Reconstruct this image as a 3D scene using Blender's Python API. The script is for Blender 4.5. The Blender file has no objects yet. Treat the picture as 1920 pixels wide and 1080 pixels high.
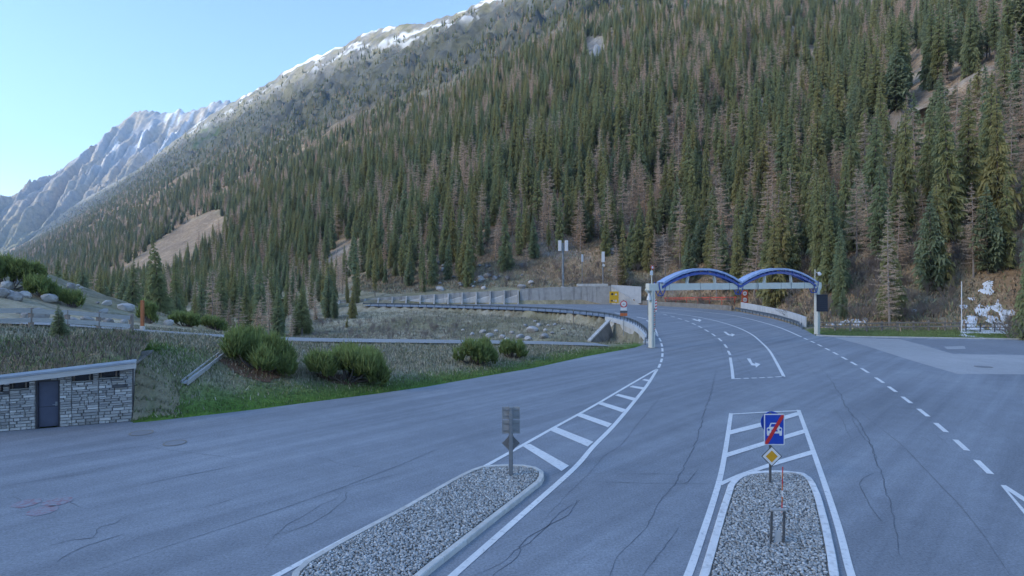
import bpy, math, random
import numpy as np
from mathutils import Vector, Matrix
rng = np.random.default_rng(7)
random.seed(7)
scene = bpy.context.scene
COL = scene.collection

# ------------------------------------------------------------------ camera
F, YH, CZ = 1100.0, 521.0, 6.4          # focal length in photo pixels, horizon row, camera height
cam_d = bpy.data.cameras.new('camera')
cam = bpy.data.objects.new('camera', cam_d); COL.objects.link(cam)
cam.location = (0, 0, CZ); cam.rotation_euler = (math.radians(90), 0, 0)
cam_d.sensor_width = 36.0; cam_d.lens = F / 1920 * 36
cam_d.shift_y = -(540 - YH) / 1920
cam_d.clip_start = 0.1; cam_d.clip_end = 30000
scene.camera = cam

# ------------------------------------------------------------------ sky, sun, exposure
SUN_DIR = Vector((-0.906, -0.423, 0.0)).normalized()      # towards the sun, on the ground plan
SUN_EL = math.radians(18)
world = bpy.data.worlds.new('World'); scene.world = world; world.use_nodes = True
wn = world.node_tree; wn.nodes.clear()
sky = wn.nodes.new('ShaderNodeTexSky'); sky.sky_type = 'NISHITA'; sky.sun_disc = False
sky.sun_elevation = SUN_EL
sky.sun_rotation = math.atan2(SUN_DIR.x, SUN_DIR.y)
sky.altitude = 1600; sky.air_density = 1.0; sky.dust_density = 0.1; sky.ozone_density = 2.1
bg = wn.nodes.new('ShaderNodeBackground'); bg.inputs[1].default_value = 0.15
wo = wn.nodes.new('ShaderNodeOutputWorld')
wn.links.new(sky.outputs[0], bg.inputs[0]); wn.links.new(bg.outputs[0], wo.inputs[0])
sun_d = bpy.data.lights.new('sun', 'SUN'); sun_d.energy = 2.4; sun_d.angle = math.radians(30)
sun_d.color = (1.0, 0.95, 0.86)
sun = bpy.data.objects.new('sun', sun_d); COL.objects.link(sun)
sv = Vector((SUN_DIR.x * math.cos(SUN_EL), SUN_DIR.y * math.cos(SUN_EL), math.sin(SUN_EL)))
sun.rotation_euler = sv.to_track_quat('Z', 'Y').to_euler()
scene.view_settings.view_transform = 'Standard'; scene.view_settings.look = 'None'
scene.view_settings.exposure = 1.6; scene.view_settings.gamma = 1.0
scene.view_settings.use_curve_mapping = False
scene.cycles.use_denoising = True
scene.cycles.max_bounces = 8; scene.cycles.diffuse_bounces = 5; scene.cycles.volume_bounces = 1
scene.cycles.transparent_max_bounces = 8

# ------------------------------------------------------------------ helpers
def P(px, py, z=0.0):
    d = F * (CZ - z) / (py - YH)
    return ((px - 960) / F * d, d, z)
def PD(px, py, d):
    return ((px - 960) / F * d, d, CZ - (py - YH) / F * d)
def proj(X, Y, Z):
    return 960 + F * X / Y, YH - F * (Z - CZ) / Y

class MB:
    def __init__(s): s.v = []; s.f = []
    def add(s, vs, fs):
        n = len(s.v); s.v += [tuple(map(float, p)) for p in vs]; s.f += [tuple(i + n for i in q) for q in fs]; return s
    def box(s, x0, y0, z0, x1, y1, z1):
        return s.add([(x0,y0,z0),(x1,y0,z0),(x1,y1,z0),(x0,y1,z0),(x0,y0,z1),(x1,y0,z1),(x1,y1,z1),(x0,y1,z1)],
                     [(3,2,1,0),(4,5,6,7),(0,1,5,4),(1,2,6,5),(2,3,7,6),(3,0,4,7)])
    def bbox(s, x0, y0, z0, x1, y1, z1, b=0.02):
        """box with a chamfered top and vertical edges"""
        a = [(x0+b,y0),(x1-b,y0),(x1,y0+b),(x1,y1-b),(x1-b,y1),(x0+b,y1),(x0,y1-b),(x0,y0+b)]
        cx, cy = (x0+x1)/2, (y0+y1)/2
        kx, ky = max(0.01, 1-2*b/(x1-x0)), max(0.01, 1-2*b/(y1-y0))
        t = [(cx+(x-cx)*kx, cy+(y-cy)*ky) for x, y in a]
        vs = [(x,y,z0) for x,y in a] + [(x,y,z1-b) for x,y in a] + [(x,y,z1) for x,y in t]
        fs = [tuple(range(7,-1,-1)), tuple(range(16,24))]
        for k in range(2):
            for i in range(8):
                j = (i+1) % 8; fs.append((8*k+i, 8*k+j, 8*k+8+j, 8*k+8+i))
        return s.add(vs, fs)
    def beam(s, a, b, w, h, up=(0,0,1)):
        a, b = Vector(a), Vector(b); d = (b-a).normalized(); up = Vector(up)
        if abs(d.dot(up)) > .98: up = Vector((1,0,0))
        r = d.cross(up).normalized(); u = r.cross(d).normalized()
        vs = []
        for p in (a, b):
            for i, j in ((-1,-1),(1,-1),(1,1),(-1,1)): vs.append(p + r*(i*w/2) + u*(j*h/2))
        return s.add(vs, [(3,2,1,0),(4,5,6,7),(0,1,5,4),(1,2,6,5),(2,3,7,6),(3,0,4,7)])
    def tube(s, pts, rad, n=8, cap=True):
        pts = [Vector(p) for p in pts]
        if not hasattr(rad, '__len__'): rad = [rad]*len(pts)
        vs, fs = [], []
        for i, p in enumerate(pts):
            d = (pts[min(i+1, len(pts)-1)] - pts[max(i-1, 0)]).normalized()
            up = Vector((0,0,1)) if abs(d.z) < .95 else Vector((1,0,0))
            r = d.cross(up).normalized(); u = r.cross(d).normalized()
            for k in range(n):
                a = 2*math.pi*k/n; vs.append(p + (r*math.cos(a) + u*math.sin(a))*rad[i])
        for i in range(len(pts)-1):
            for k in range(n):
                q = (k+1) % n; fs.append((i*n+k, i*n+q, i*n+n+q, i*n+n+k))
        if cap:
            fs.append(tuple(range(n-1,-1,-1))); fs.append(tuple(range((len(pts)-1)*n, len(pts)*n)))
        return s.add(vs, fs)
    def prism(s, poly, z0, z1):
        """poly counter-clockwise on the ground plan"""
        ar = sum(poly[i][0]*poly[(i+1)%len(poly)][1]-poly[(i+1)%len(poly)][0]*poly[i][1] for i in range(len(poly)))
        if ar < 0: poly = poly[::-1]
        n = len(poly)
        return s.add([(p[0],p[1],z0) for p in poly]+[(p[0],p[1],z1) for p in poly],
                     [tuple(range(n-1,-1,-1)), tuple(range(n,2*n))]+[(i,(i+1)%n,n+(i+1)%n,n+i) for i in range(n)])
    def sheet(s, poly, z):
        ar = sum(poly[i][0]*poly[(i+1)%len(poly)][1]-poly[(i+1)%len(poly)][0]*poly[i][1] for i in range(len(poly)))
        if ar < 0: poly = poly[::-1]
        return s.add([(p[0],p[1],z) for p in poly], [tuple(range(len(poly)))])
    def plate(s, poly, o, ax, ay, t):
        """flat outline poly in the plane (o; ax, ay), thickness t towards ax x ay"""
        o, ax, ay = Vector(o), Vector(ax), Vector(ay); nz = ax.cross(ay).normalized()
        ar = sum(poly[i][0]*poly[(i+1)%len(poly)][1]-poly[(i+1)%len(poly)][0]*poly[i][1] for i in range(len(poly)))
        if ar < 0: poly = poly[::-1]
        n = len(poly)
        a = [o+ax*p[0]+ay*p[1] for p in poly]; b = [p+nz*t for p in a]
        return s.add(a+b, [tuple(range(n-1,-1,-1)), tuple(range(n,2*n))]+[(i,(i+1)%n,n+(i+1)%n,n+i) for i in range(n)])
    def ribbon(s, pts, w, z, w2=None):
        n = len(pts); L, R = [], []
        for i in range(n):
            a = pts[max(i-1,0)]; b = pts[min(i+1,n-1)]
            dx, dy = b[0]-a[0], b[1]-a[1]; l = math.hypot(dx,dy) or 1
            wi = w if not hasattr(w,'__len__') else w[i]
            zz = z if z is not None else pts[i][2]
            L.append((pts[i][0]-dy/l*wi/2, pts[i][1]+dx/l*wi/2, zz)); R.append((pts[i][0]+dy/l*wi/2, pts[i][1]-dx/l*wi/2, zz))
        return s.add(L+R, [(i, n+i, n+i+1, i+1) for i in range(n-1)])
    def build(s, name, mat, parent=None, org=None, smooth=False):
        vs = s.v
        if org is not None: vs = [(a-org[0], b-org[1], c-org[2]) for a,b,c in vs]
        return mesh_obj(name, vs, s.f, mat, parent, smooth)

def mesh_obj(name, vs, fs, mat, parent=None, smooth=False):
    me = bpy.data.meshes.new(name); me.from_pydata(vs, [], fs); me.update()
    if smooth: me.polygons.foreach_set('use_smooth', [True]*len(me.polygons))
    return link_mesh(name, me, mat, parent)
def link_mesh(name, me, mat, parent=None):
    if mat is not None and not me.materials: me.materials.append(mat)
    o = bpy.data.objects.new(name, me); COL.objects.link(o)
    if parent is not None: o.parent = parent
    return o
def np_mesh(name, V, T):
    """mesh from an (n,3) vertex array and an (m,k) face array"""
    me = bpy.data.meshes.new(name); V = np.asarray(V, np.float32); T = np.asarray(T, np.int32)
    me.vertices.add(len(V)); me.vertices.foreach_set('co', V.ravel())
    k = T.shape[1]; me.loops.add(T.size); me.loops.foreach_set('vertex_index', T.ravel())
    me.polygons.add(len(T)); me.polygons.foreach_set('loop_start', np.arange(0, T.size, k, dtype=np.int32))
    me.update(calc_edges=True); return me
def set_attr(me, name, C):
    a = me.color_attributes.new(name, 'FLOAT_COLOR', 'POINT')
    a.data.foreach_set('color', np.asarray(C, np.float32).ravel())
def tag(o, label=None, cat=None, group=None, kind=None):
    if label: o['label'] = label
    if cat: o['category'] = cat
    if group: o['group'] = group
    if kind: o['kind'] = kind
    return o
def thing(name, loc, label, cat, group=None, rz=0.0):
    o = bpy.data.objects.new(name, None); COL.objects.link(o); o.location = loc; o.rotation_euler = (0,0,rz)
    o.empty_display_size = 0.3; o['kind'] = 'thing'
    return tag(o, label, cat, group)
def crom(pts, k=8):
    pts = [np.array(p, float) for p in pts]; out = []
    for i in range(len(pts)-1):
        p0, p1, p2, p3 = pts[max(i-1,0)], pts[i], pts[i+1], pts[min(i+2,len(pts)-1)]
        for j in range(k):
            t = j/k
            out.append(0.5*((2*p1)+(-p0+p2)*t+(2*p0-5*p1+4*p2-p3)*t*t+(-p0+3*p1-3*p2+p3)*t**3))
    out.append(pts[-1]); return [tuple(p) for p in out]
def resample(pts, step):
    pts = [np.array(p, float) for p in pts]; L = [0.0]
    for a, b in zip(pts, pts[1:]): L.append(L[-1]+np.linalg.norm((b-a)[:2]))
    n = max(1, int(round(L[-1]/step))); A = np.array(pts)
    return [tuple(np.interp(L[-1]*i/n, L, A[:,k]) for k in range(A.shape[1])) for i in range(n+1)]

# ------------------------------------------------------------------ noise
def _hash(ix, iy, s):
    h = (ix*374761393 + iy*668265263 + s*974634777) & 0xffffffff
    h = ((h ^ (h >> 13)) * 1274126177) & 0xffffffff
    return ((h ^ (h >> 16)) & 0xffff) / 65535.0
def vn(x, y, s=0):
    x = np.asarray(x, float); y = np.asarray(y, float)
    ix = np.floor(x).astype(np.int64); iy = np.floor(y).astype(np.int64)
    fx = x-ix; fy = y-iy; fx = fx*fx*(3-2*fx); fy = fy*fy*(3-2*fy)
    a = _hash(ix,iy,s); b = _hash(ix+1,iy,s); c = _hash(ix,iy+1,s); d = _hash(ix+1,iy+1,s)
    return (a*(1-fx)+b*fx)*(1-fy)+(c*(1-fx)+d*fx)*fy
def fbm(x, y, s=0, o=4):
    r = 0; a = .5
    for k in range(o): r = r + a*vn(x*2**k, y*2**k, s+k); a *= .5
    return r/(1-.5**o)
def sst(a, b, x):
    t = np.clip((np.asarray(x, float)-a)/(b-a), 0, 1); return t*t*(3-2*t)

# ------------------------------------------------------------------ materials
def new_mat(name):
    m = bpy.data.materials.new(name); m.use_nodes = True; nt = m.node_tree
    return m, nt, nt.nodes['Principled BSDF']
def nd(nt, t, **kw):
    n = nt.nodes.new(t)
    for k, v in kw.items():
        if k.startswith('i_'):
            key = k[2:]; n.inputs[int(key) if key.isdigit() else key].default_value = v
        else: setattr(n, k, v)
    return n
def L(nt, a, b): nt.links.new(a, b)
def coords(nt, kind='Object', scale=(1,1,1)):
    if kind == 'World':
        g = nd(nt, 'ShaderNodeNewGeometry'); o = g.outputs['Position']
    else:
        t = nd(nt, 'ShaderNodeTexCoord'); o = t.outputs[kind]
    mp = nd(nt, 'ShaderNodeMapping'); mp.inputs['Scale'].default_value = scale; L(nt, o, mp.inputs[0]); return mp.outputs[0]
def noise(nt, co, scale, detail=4, rough=.6):
    n = nd(nt, 'ShaderNodeTexNoise', i_Scale=scale, i_Detail=detail, i_Roughness=rough); L(nt, co, n.inputs['Vector']); return n.outputs[0]
def ramp(nt, fac, stops):
    r = nd(nt, 'ShaderNodeValToRGB'); e = r.color_ramp.elements
    while len(e) < len(stops): e.new(.5)
    for k, (p, c) in enumerate(stops):
        e[k].position = p; e[k].color = (*c, 1) if len(c) == 3 else c
    L(nt, fac, r.inputs[0]); return r.outputs[0]
def mixc(nt, fac, a, b, mode='MIX'):
    m = nd(nt, 'ShaderNodeMix', data_type='RGBA', blend_type=mode)
    if hasattr(fac, 'is_linked') or not isinstance(fac, (int, float)): L(nt, fac, m.inputs[0])
    else: m.inputs[0].default_value = fac
    for k, c in ((6, a), (7, b)):
        if isinstance(c, tuple): m.inputs[k].default_value = (*c, 1)
        else: L(nt, c, m.inputs[k])
    return m.outputs[2]
def bump(nt, bsdf, h, strength=.3, dist=.05):
    b = nd(nt, 'ShaderNodeBump', i_Strength=strength, i_Distance=dist); L(nt, h, b.inputs['Height']); L(nt, b.outputs[0], bsdf.inputs['Normal'])
def dull(name, c1, c2=None, rough=.7, scale=6, metal=0, stops=(.3,.7), bmp=0.0, kind='Object', sc=(1,1,1), per=0.0, det=5):
    m, nt, b = new_mat(name); c2 = c2 or tuple(x*.8 for x in c1)
    n = noise(nt, coords(nt, kind, sc), scale, det)
    c = ramp(nt, n, [(stops[0], c1), (stops[1], c2)])
    if per:
        oi = nd(nt, 'ShaderNodeObjectInfo')
        r = nd(nt, 'ShaderNodeMapRange', i_3=1-per, i_4=1+per); L(nt, oi.outputs['Random'], r.inputs[0])
        mu = nd(nt, 'ShaderNodeVectorMath', operation='SCALE'); L(nt, c, mu.inputs[0]); L(nt, r.outputs[0], mu.inputs['Scale']); c = mu.outputs[0]
    L(nt, c, b.inputs['Base Color']); b.inputs['Roughness'].default_value = rough; b.inputs['Metallic'].default_value = metal
    if bmp: bump(nt, b, n, bmp, .03)
    return m
def leafy(name, a, b_, c, rough=.85, nsc=1.2, trans=0.0):
    m, nt, b = new_mat(name); oi = nd(nt, 'ShaderNodeObjectInfo')
    col = ramp(nt, oi.outputs['Random'], [(0, a), (.5, b_), (1, c)])
    n = noise(nt, coords(nt, 'Object'), nsc, 3)
    dk = ramp(nt, n, [(.3, (.72,.72,.72)), (.7, (1.3,1.3,1.25))])
    L(nt, mixc(nt, 1.0, col, dk, 'MULTIPLY'), b.inputs['Base Color']); b.inputs['Roughness'].default_value = rough
    b.inputs['Specular IOR Level'].default_value = .2
    ge = nd(nt, 'ShaderNodeNewGeometry'); sc_ = nd(nt, 'ShaderNodeVectorMath', operation='SCALE'); sc_.inputs['Scale'].default_value = .55; L(nt, ge.outputs['Normal'], sc_.inputs[0])
    ad_ = nd(nt, 'ShaderNodeVectorMath', operation='ADD'); ad_.inputs[1].default_value = (0,0,.6); L(nt, sc_.outputs[0], ad_.inputs[0])
    no_ = nd(nt, 'ShaderNodeVectorMath', operation='NORMALIZE'); L(nt, ad_.outputs[0], no_.inputs[0]); L(nt, no_.outputs[0], b.inputs['Normal'])
    tr = nd(nt, 'ShaderNodeBsdfTranslucent'); L(nt, mixc(nt, 1.0, col, dk, 'MULTIPLY'), tr.inputs[0])
    ms = nd(nt, 'ShaderNodeMixShader', i_0=.5); L(nt, b.outputs[0], ms.inputs[1]); L(nt, tr.outputs[0], ms.inputs[2]); L(nt, ms.outputs[0], nt.nodes['Material Output'].inputs[0])
    return m
M = {}
# asphalt, position based
def asphalt(name, base, tint, streak=True):
    m, nt, b = new_mat(name); co = coords(nt, 'World')
    big = noise(nt, co, .12, 5, .6); mid = noise(nt, co, 1.4, 5, .65); fine = noise(nt, co, 16, 5, .85)
    c = ramp(nt, big, [(.3, tuple(x*.88 for x in base)), (.55, base), (.72, tint)])
    c = mixc(nt, .35, c, ramp(nt, mid, [(.3, (.75,.75,.75)), (.7, (1.2,1.2,1.2))]), 'MULTIPLY')
    c = mixc(nt, .75, c, ramp(nt, fine, [(.34, (.55,.55,.55)), (.66, (1.45,1.45,1.45))]), 'MULTIPLY')
    if streak:
        mr = nd(nt, 'ShaderNodeMapping'); mr.inputs['Rotation'].default_value = (0,0,math.radians(-46)); g = nd(nt, 'ShaderNodeNewGeometry'); L(nt, g.outputs['Position'], mr.inputs[0])
        mp = nd(nt, 'ShaderNodeMapping'); mp.inputs['Scale'].default_value = (.045,1.0,1); L(nt, mr.outputs[0], mp.inputs[0])
        s = noise(nt, mp.outputs[0], 1.0, 4, .6)
        c = mixc(nt, .7, c, ramp(nt, s, [(.32, (.76,.76,.77)), (.5, (1,1,1)), (.68, (1.25,1.25,1.24))]), 'MULTIPLY')
    L(nt, c, b.inputs['Base Color']); b.inputs['Roughness'].default_value = .78
    b.inputs['Specular IOR Level'].default_value = .35
    bump(nt, b, fine, .25, .01); return m
M['asphalt'] = asphalt('asphalt', (.24,.262,.297), (.278,.298,.328))
M['asphalt_light'] = asphalt('asphalt_light', (.38,.385,.40), (.43,.43,.44), False)
M['asphalt_dark'] = asphalt('asphalt_dark', (.225,.24,.27), (.25,.265,.29), False)
M['path'] = asphalt('path_asphalt', (.32,.325,.33), (.38,.375,.36), False)
M['tar'] = dull('tar', (.085,.095,.115), (.135,.15,.175), .7, 3, kind='World')
def paint_mat():
    m, nt, b = new_mat('road_paint'); co = coords(nt, 'World')
    n = noise(nt, co, 7, 6, .7); w = noise(nt, co, .6, 4, .6)
    c = ramp(nt, n, [(.30, (.45,.46,.47)), (.44, (.74,.75,.76)), (.7, (.82,.82,.82))])
    c = mixc(nt, .5, c, ramp(nt, w, [(.3, (.8,.8,.8)), (.6, (1,1,1))]), 'MULTIPLY')
    L(nt, c, b.inputs['Base Color']); b.inputs['Roughness'].default_value = .6; return m
M['paint'] = paint_mat()
M['redspray'] = dull('red_spray', (.27,.17,.20), (.26,.275,.32), .8, 7, stops=(.40,.56), kind='World')
M['iron'] = dull('cast_iron', (.19,.20,.225), (.24,.25,.275), .6, 30)
M['kerb'] = dull('kerb_concrete', (.46,.45,.43), (.62,.61,.58), .8, 4, bmp=.2, kind='World', per=.06)
M['kerb_white'] = dull('painted_kerb', (.50,.50,.50), (.74,.74,.74), .7, 5, stops=(.3,.5), kind='World', per=.05)
def concrete(name, lo, hi, stain):
    m, nt, b = new_mat(name)
    n = noise(nt, coords(nt,'World'), 1.1, 6, .65)
    st = noise(nt, coords(nt,'World',(.55,.55,.05)), 1.0, 5, .75)
    c = ramp(nt, n, [(.3, lo), (.7, hi)])
    c = mixc(nt, ramp(nt, st, [(.50,(0,0,0)),(.68,(.8,.8,.8))]), c, stain)
    L(nt, c, b.inputs['Base Color']); b.inputs['Roughness'].default_value = .88; bump(nt, b, n, .25, .03); return m
M['conc'] = concrete('concrete', (.36,.34,.31), (.50,.48,.45), (.13,.125,.125))
M['conc_light'] = concrete('concrete_light', (.50,.48,.44), (.62,.60,.57), (.30,.29,.28))
M['conc_rough'] = concrete('concrete_weathered', (.20,.185,.165), (.30,.28,.25), (.11,.105,.10))
M['conc_pale'] = concrete('concrete_pale', (.50,.52,.54), (.62,.63,.64), (.40,.42,.44))
M['cream'] = dull('cream_paint', (.66,.64,.55), (.74,.72,.64), .5, 2)
M['blue'] = dull('blue_steel', (.035,.085,.36), (.045,.105,.42), .4, 3)
M['blue_light'] = dull('light_blue_sheet', (.33,.43,.66), (.40,.50,.72), .4, 3)
M['galv'] = dull('galvanised_steel', (.27,.29,.31), (.37,.39,.41), .45, 8, metal=.6)
M['rail'] = dull('guardrail_steel', (.10,.13,.16), (.17,.20,.23), .5, 2, metal=.4)
M['signback'] = dull('sign_back_grey', (.30,.31,.32), (.37,.375,.38), .5, 4)
M['signdark'] = dull('sign_back_dark', (.16,.165,.17), (.21,.21,.215), .5, 4)
M['white'] = dull('white_enamel', (.78,.78,.78), (.72,.72,.72), .4, 4)
M['signblue'] = dull('sign_blue', (.01,.055,.42), (.012,.065,.46), .35, 4)
M['red'] = dull('sign_red', (.62,.03,.03), (.55,.03,.03), .4, 4)
M['yellow'] = dull('sign_amber', (.70,.36,.012), (.64,.32,.012), .4, 4)
M['yellow_panel'] = dull('yellow_panel', (.80,.47,.02), (.74,.42,.02), .45, 4)
M['orange'] = dull('orange_panel', (.62,.17,.05), (.52,.14,.05), .5, 4)
M['black'] = dull('black_panel', (.02,.025,.04), (.03,.035,.05), .45, 4)
M['darkpost'] = dull('dark_post', (.07,.075,.08), (.11,.11,.115), .5, 6)
M['wood'] = dull('weathered_wood', (.20,.165,.14), (.31,.27,.24), .85, 3, sc=(3,3,.4), per=.15)
M['wood_pale'] = dull('silvered_wood', (.40,.40,.40), (.52,.51,.50), .85, 3, sc=(1,1,6), per=.12)
M['wood_orange'] = dull('orange_wood', (.45,.17,.07), (.34,.12,.05), .8, 4)
M['redrail'] = dull('red_barrier', (.62,.10,.06), (.5,.09,.06), .6, 2)
M['door'] = dull('door_paint', (.085,.095,.14), (.105,.115,.165), .45, 3)
M['doorframe'] = dull('door_frame', (.035,.036,.05), (.05,.05,.065), .5, 5)
M['mortar'] = dull('mortar', (.085,.083,.085), (.125,.12,.12), .95, 9, bmp=.3)
M['stone'] = dull('stone', (.33,.32,.31), (.52,.505,.48), .9, 5, bmp=.5, per=.32)
M['stone_pale'] = dull('stone_pale', (.58,.56,.53), (.72,.70,.67), .9, 6, bmp=.4, per=.12)
M['fascia'] = dull('fascia_board', (.50,.47,.44), (.62,.59,.56), .7, 3, kind='World', sc=(.6,.6,6))
M['flashing'] = dull('metal_flashing', (.33,.37,.42), (.42,.46,.5), .4, 2, metal=.5)
M['winframe'] = dull('window_frame', (.27,.22,.19), (.33,.28,.24), .7, 5)
M['glass'] = dull('dark_glass', (.02,.02,.025), (.03,.03,.035), .12, 3)
M['gravel'] = None
M['rock'] = dull('rock', (.34,.325,.32), (.52,.50,.485), .9, 1.6, bmp=.6, per=.2)
M['rock_dark'] = dull('rock_dark', (.20,.19,.185), (.36,.345,.33), .9, 1.8, bmp=.6, per=.2)
M['snow'] = dull('snow', (.86,.88,.92), (.80,.82,.87), .6, 3, bmp=.2)
M['bark'] = dull('bark', (.12,.095,.08), (.19,.155,.135), .9, 4, sc=(2,2,.5))
M['bark_pale'] = dull('bark_pale', (.27,.225,.195), (.36,.31,.275), .9, 4, sc=(2,2,.5))
M['spruce'] = leafy('spruce_needles', (.46,.415,.185), (.385,.40,.19), (.33,.39,.23))
M['pine'] = leafy('pine_needles', (.32,.375,.235), (.34,.39,.235), (.365,.385,.21))
M['larch'] = leafy('larch_twigs', (.84,.62,.47), (.80,.62,.48), (.85,.66,.51), nsc=.8)
M['bushpine'] = leafy('mountain_pine_needles', (.27,.33,.115), (.29,.345,.12), (.25,.315,.11), nsc=4.5)
M['twig'] = leafy('bare_twigs', (.40,.335,.30), (.34,.29,.26), (.44,.36,.32), nsc=2)
M['litter'] = dull('needle_litter', (.20,.10,.06), (.14,.09,.06), .95, 3, kind='World')
# ------------------------------------------------------------------ ground plan
TOE = [P(*p) for p in ((250,793),(330,784),(450,771),(560,757),(700,739),(800,725),(900,707),(1000,690),(1100,668),(1190,652))]
HC = np.array((-16.97, 26.2)); HD = np.array((-.923, -.385)); HN = np.array((-.385, .923))   # hut: right front corner, along front (left), inward
def hp(a, b): q = HC + HD*a + HN*b; return (float(q[0]), float(q[1]))
LE = [(12.6,56.2),(13.9,60.5),(14.9,66),(15.8,73),(16.3,80),(16.2,87),(15.2,95),(12.5,102),(8,109.5),(0,117.5),(-9,123),(-18.6,128),(-34,133.5)]
OUT = [(28.5,142.5),(34,133),(39.3,123.5),(42.6,113),(42.2,104),(40.7,91.4),(38.2,79),(35.3,70),(33.6,64.8),(36,63.6),(47,61.8),(53.5,60.7),(70,59),(95,57)]
def xy(l): return [(p[0], p[1]) for p in l]
LEs = crom(LE, 5)
ASP = [(-70,-25),(-70,4.2)] + [hp(10,0), hp(0,0)] + xy(TOE) + LEs + [(-34,142.3),(0,142.9)] + crom(OUT[:9],4) + OUT[9:] + [(95,-25)]
PLAT = [(-70,-25),(-70,4.2), hp(10,0), hp(10,4.2), hp(0,4.2), hp(0,0)] + ASP[4:]
def sdist(X, Y, poly):
    """distance to the outline, negative inside"""
    X = np.asarray(X, float); Y = np.asarray(Y, float)
    d = np.full(X.shape, 1e9); ins = np.zeros(X.shape, bool); n = len(poly)
    for i in range(n):
        ax, ay = poly[i]; bx, by = poly[(i+1) % n]; ex, ey = bx-ax, by-ay
        t = np.clip(((X-ax)*ex+(Y-ay)*ey)/(ex*ex+ey*ey+1e-12), 0, 1)
        d = np.minimum(d, np.hypot(X-ax-t*ex, Y-ay-t*ey))
        c = ((ay > Y) != (by > Y)) & (X < (bx-ax)*(Y-ay)/((by-ay) if by != ay else 1e-9)+ax); ins ^= c
    return np.where(ins, -d, d)
PATH = [(-46,22,5.0),(-36,29,4.35),(-28.8,33.5,3.85),(-24.3,38,2.98),(-19.9,42,2.16),(-16,44.3,1.72),(-7,48.2,1.16),(1.9,52,.63),(8.5,54.6,.16),(13,56.4,.0)]

# hillside in valley coordinates: u along the valley, v uphill
def uv(X, Y): return -.75*(X-5)+.66*(Y-145), .66*(X-5)+.75*(Y-145)
def uvi(u, v):
    den = (-.75*.75-.66*.66)
    return 5+(.75*u-.66*v)/den, 145+(-.66*u-.75*v)/den
OFU = [-400,-110,-80,-66,-48,-20,5,28,60,110,200,600,1500,4500]
OFV = [-44,-32,-29,-25,-2,9,4,-16,-14,-4,12,52,125,320]
def off(u): return np.interp(u, OFU, OFV)
RID = 650.0
SKY = [(1400,-240),(1200,-140),(1110,-70),(1000,-30),(950,-12),(905,0),(870,20),(830,37),(740,50),(690,62),(640,88),(560,120),(520,145),
       (470,172),(430,191),(395,213),(360,239),(300,286),(260,318),(200,350),(130,384),(60,427),(0,455),(-80,500)]
ru, rz_ = [], []
for px, py in SKY:
    dd = np.linspace(150, 9000, 20000); u_, v_ = uv((px-960)/F*dd, dd)
    k = np.argmax(v_-off(u_) >= RID); d = dd[k]
    ru.append(u_[k]); rz_.append(CZ-(py-YH)/F*d)
o_ = np.argsort(ru); RU = np.array(ru)[o_]; RZ = np.minimum(np.array(rz_)[o_], 640)
RU = np.concatenate([[-500,-70,20,110], RU]); RZ = np.concatenate([[380,390,430,480], RZ])
def hill(u, v):
    w = v-off(u); zr = np.interp(u, RU, RZ)
    p = np.interp(w, [-400,0,150,340,500,650,720,1100], [0,0,.185,.445,.70,1.0,.985,.45])
    z = p*zr + 2.2
    z = np.where(w < 0, 2.2-6*sst(0,-60,w)-.004*np.maximum(0,u), z)
    f = sst(15, 120, w)
    gul = (fbm(u/55+v*.002, v/260, 3, 3)-.5)*26*f + (fbm(u/22, v/60, 9, 3)-.5)*9*f
    hi = sst(300, 420, w)
    craggy = (np.abs(fbm(u/60, v/120, 21, 5)-.5)*-2+.22)*62*hi + (np.abs(fbm(u/19, v/36, 31, 4)-.5)*-2+.2)*44*hi + (np.abs(fbm(u/26+v/40, v/15-u/60, 37, 4)-.5)*-2+.2)*26*hi
    crest = sst(520, 645, w)
    return z + gul*(1-.7*crest) + craggy*(1-.8*crest) + (fbm(u/6, v/6, 5, 2)-.5)*1.6*sst(5,30,w)

CT = []
def ct(*a): CT.extend(a)
ct(*[(p[0],p[1],0.02) for p in TOE])
for a, b in zip(TOE, TOE[1:]): ct(((a[0]+b[0])/2, (a[1]+b[1])/2, .02))
for p in crom(PATH, 2):
    ct(p)
pr = resample(PATH, 4)
for i, p in enumerate(pr):
    a = pr[max(i-1,0)]; b = pr[min(i+1,len(pr)-1)]; dx, dy = b[0]-a[0], b[1]-a[1]; l = math.hypot(dx,dy)
    for s in (-1.7, 1.7): ct((p[0]-dy/l*s, p[1]+dx/l*s, p[2]-.05))
# round the hut
ct((*hp(-.45,.35),.9),(*hp(-.35,1.0),2.0),(*hp(-.45,2),2.45),(*hp(-.5,3.4),2.65),(*hp(0,4.4),2.75),(*hp(2.5,4.4),2.95),(*hp(5,4.4),3.0),(*hp(8,4.4),3.1),(*hp(10,4.3),3.2),(*hp(-2.6,2.2),1.2),(*hp(-3,5),2.2))
ct((-70,5,.1),(-55,11,.5),(-45,16,1.0),(-60,20,6),(-75,15,6))
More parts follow.
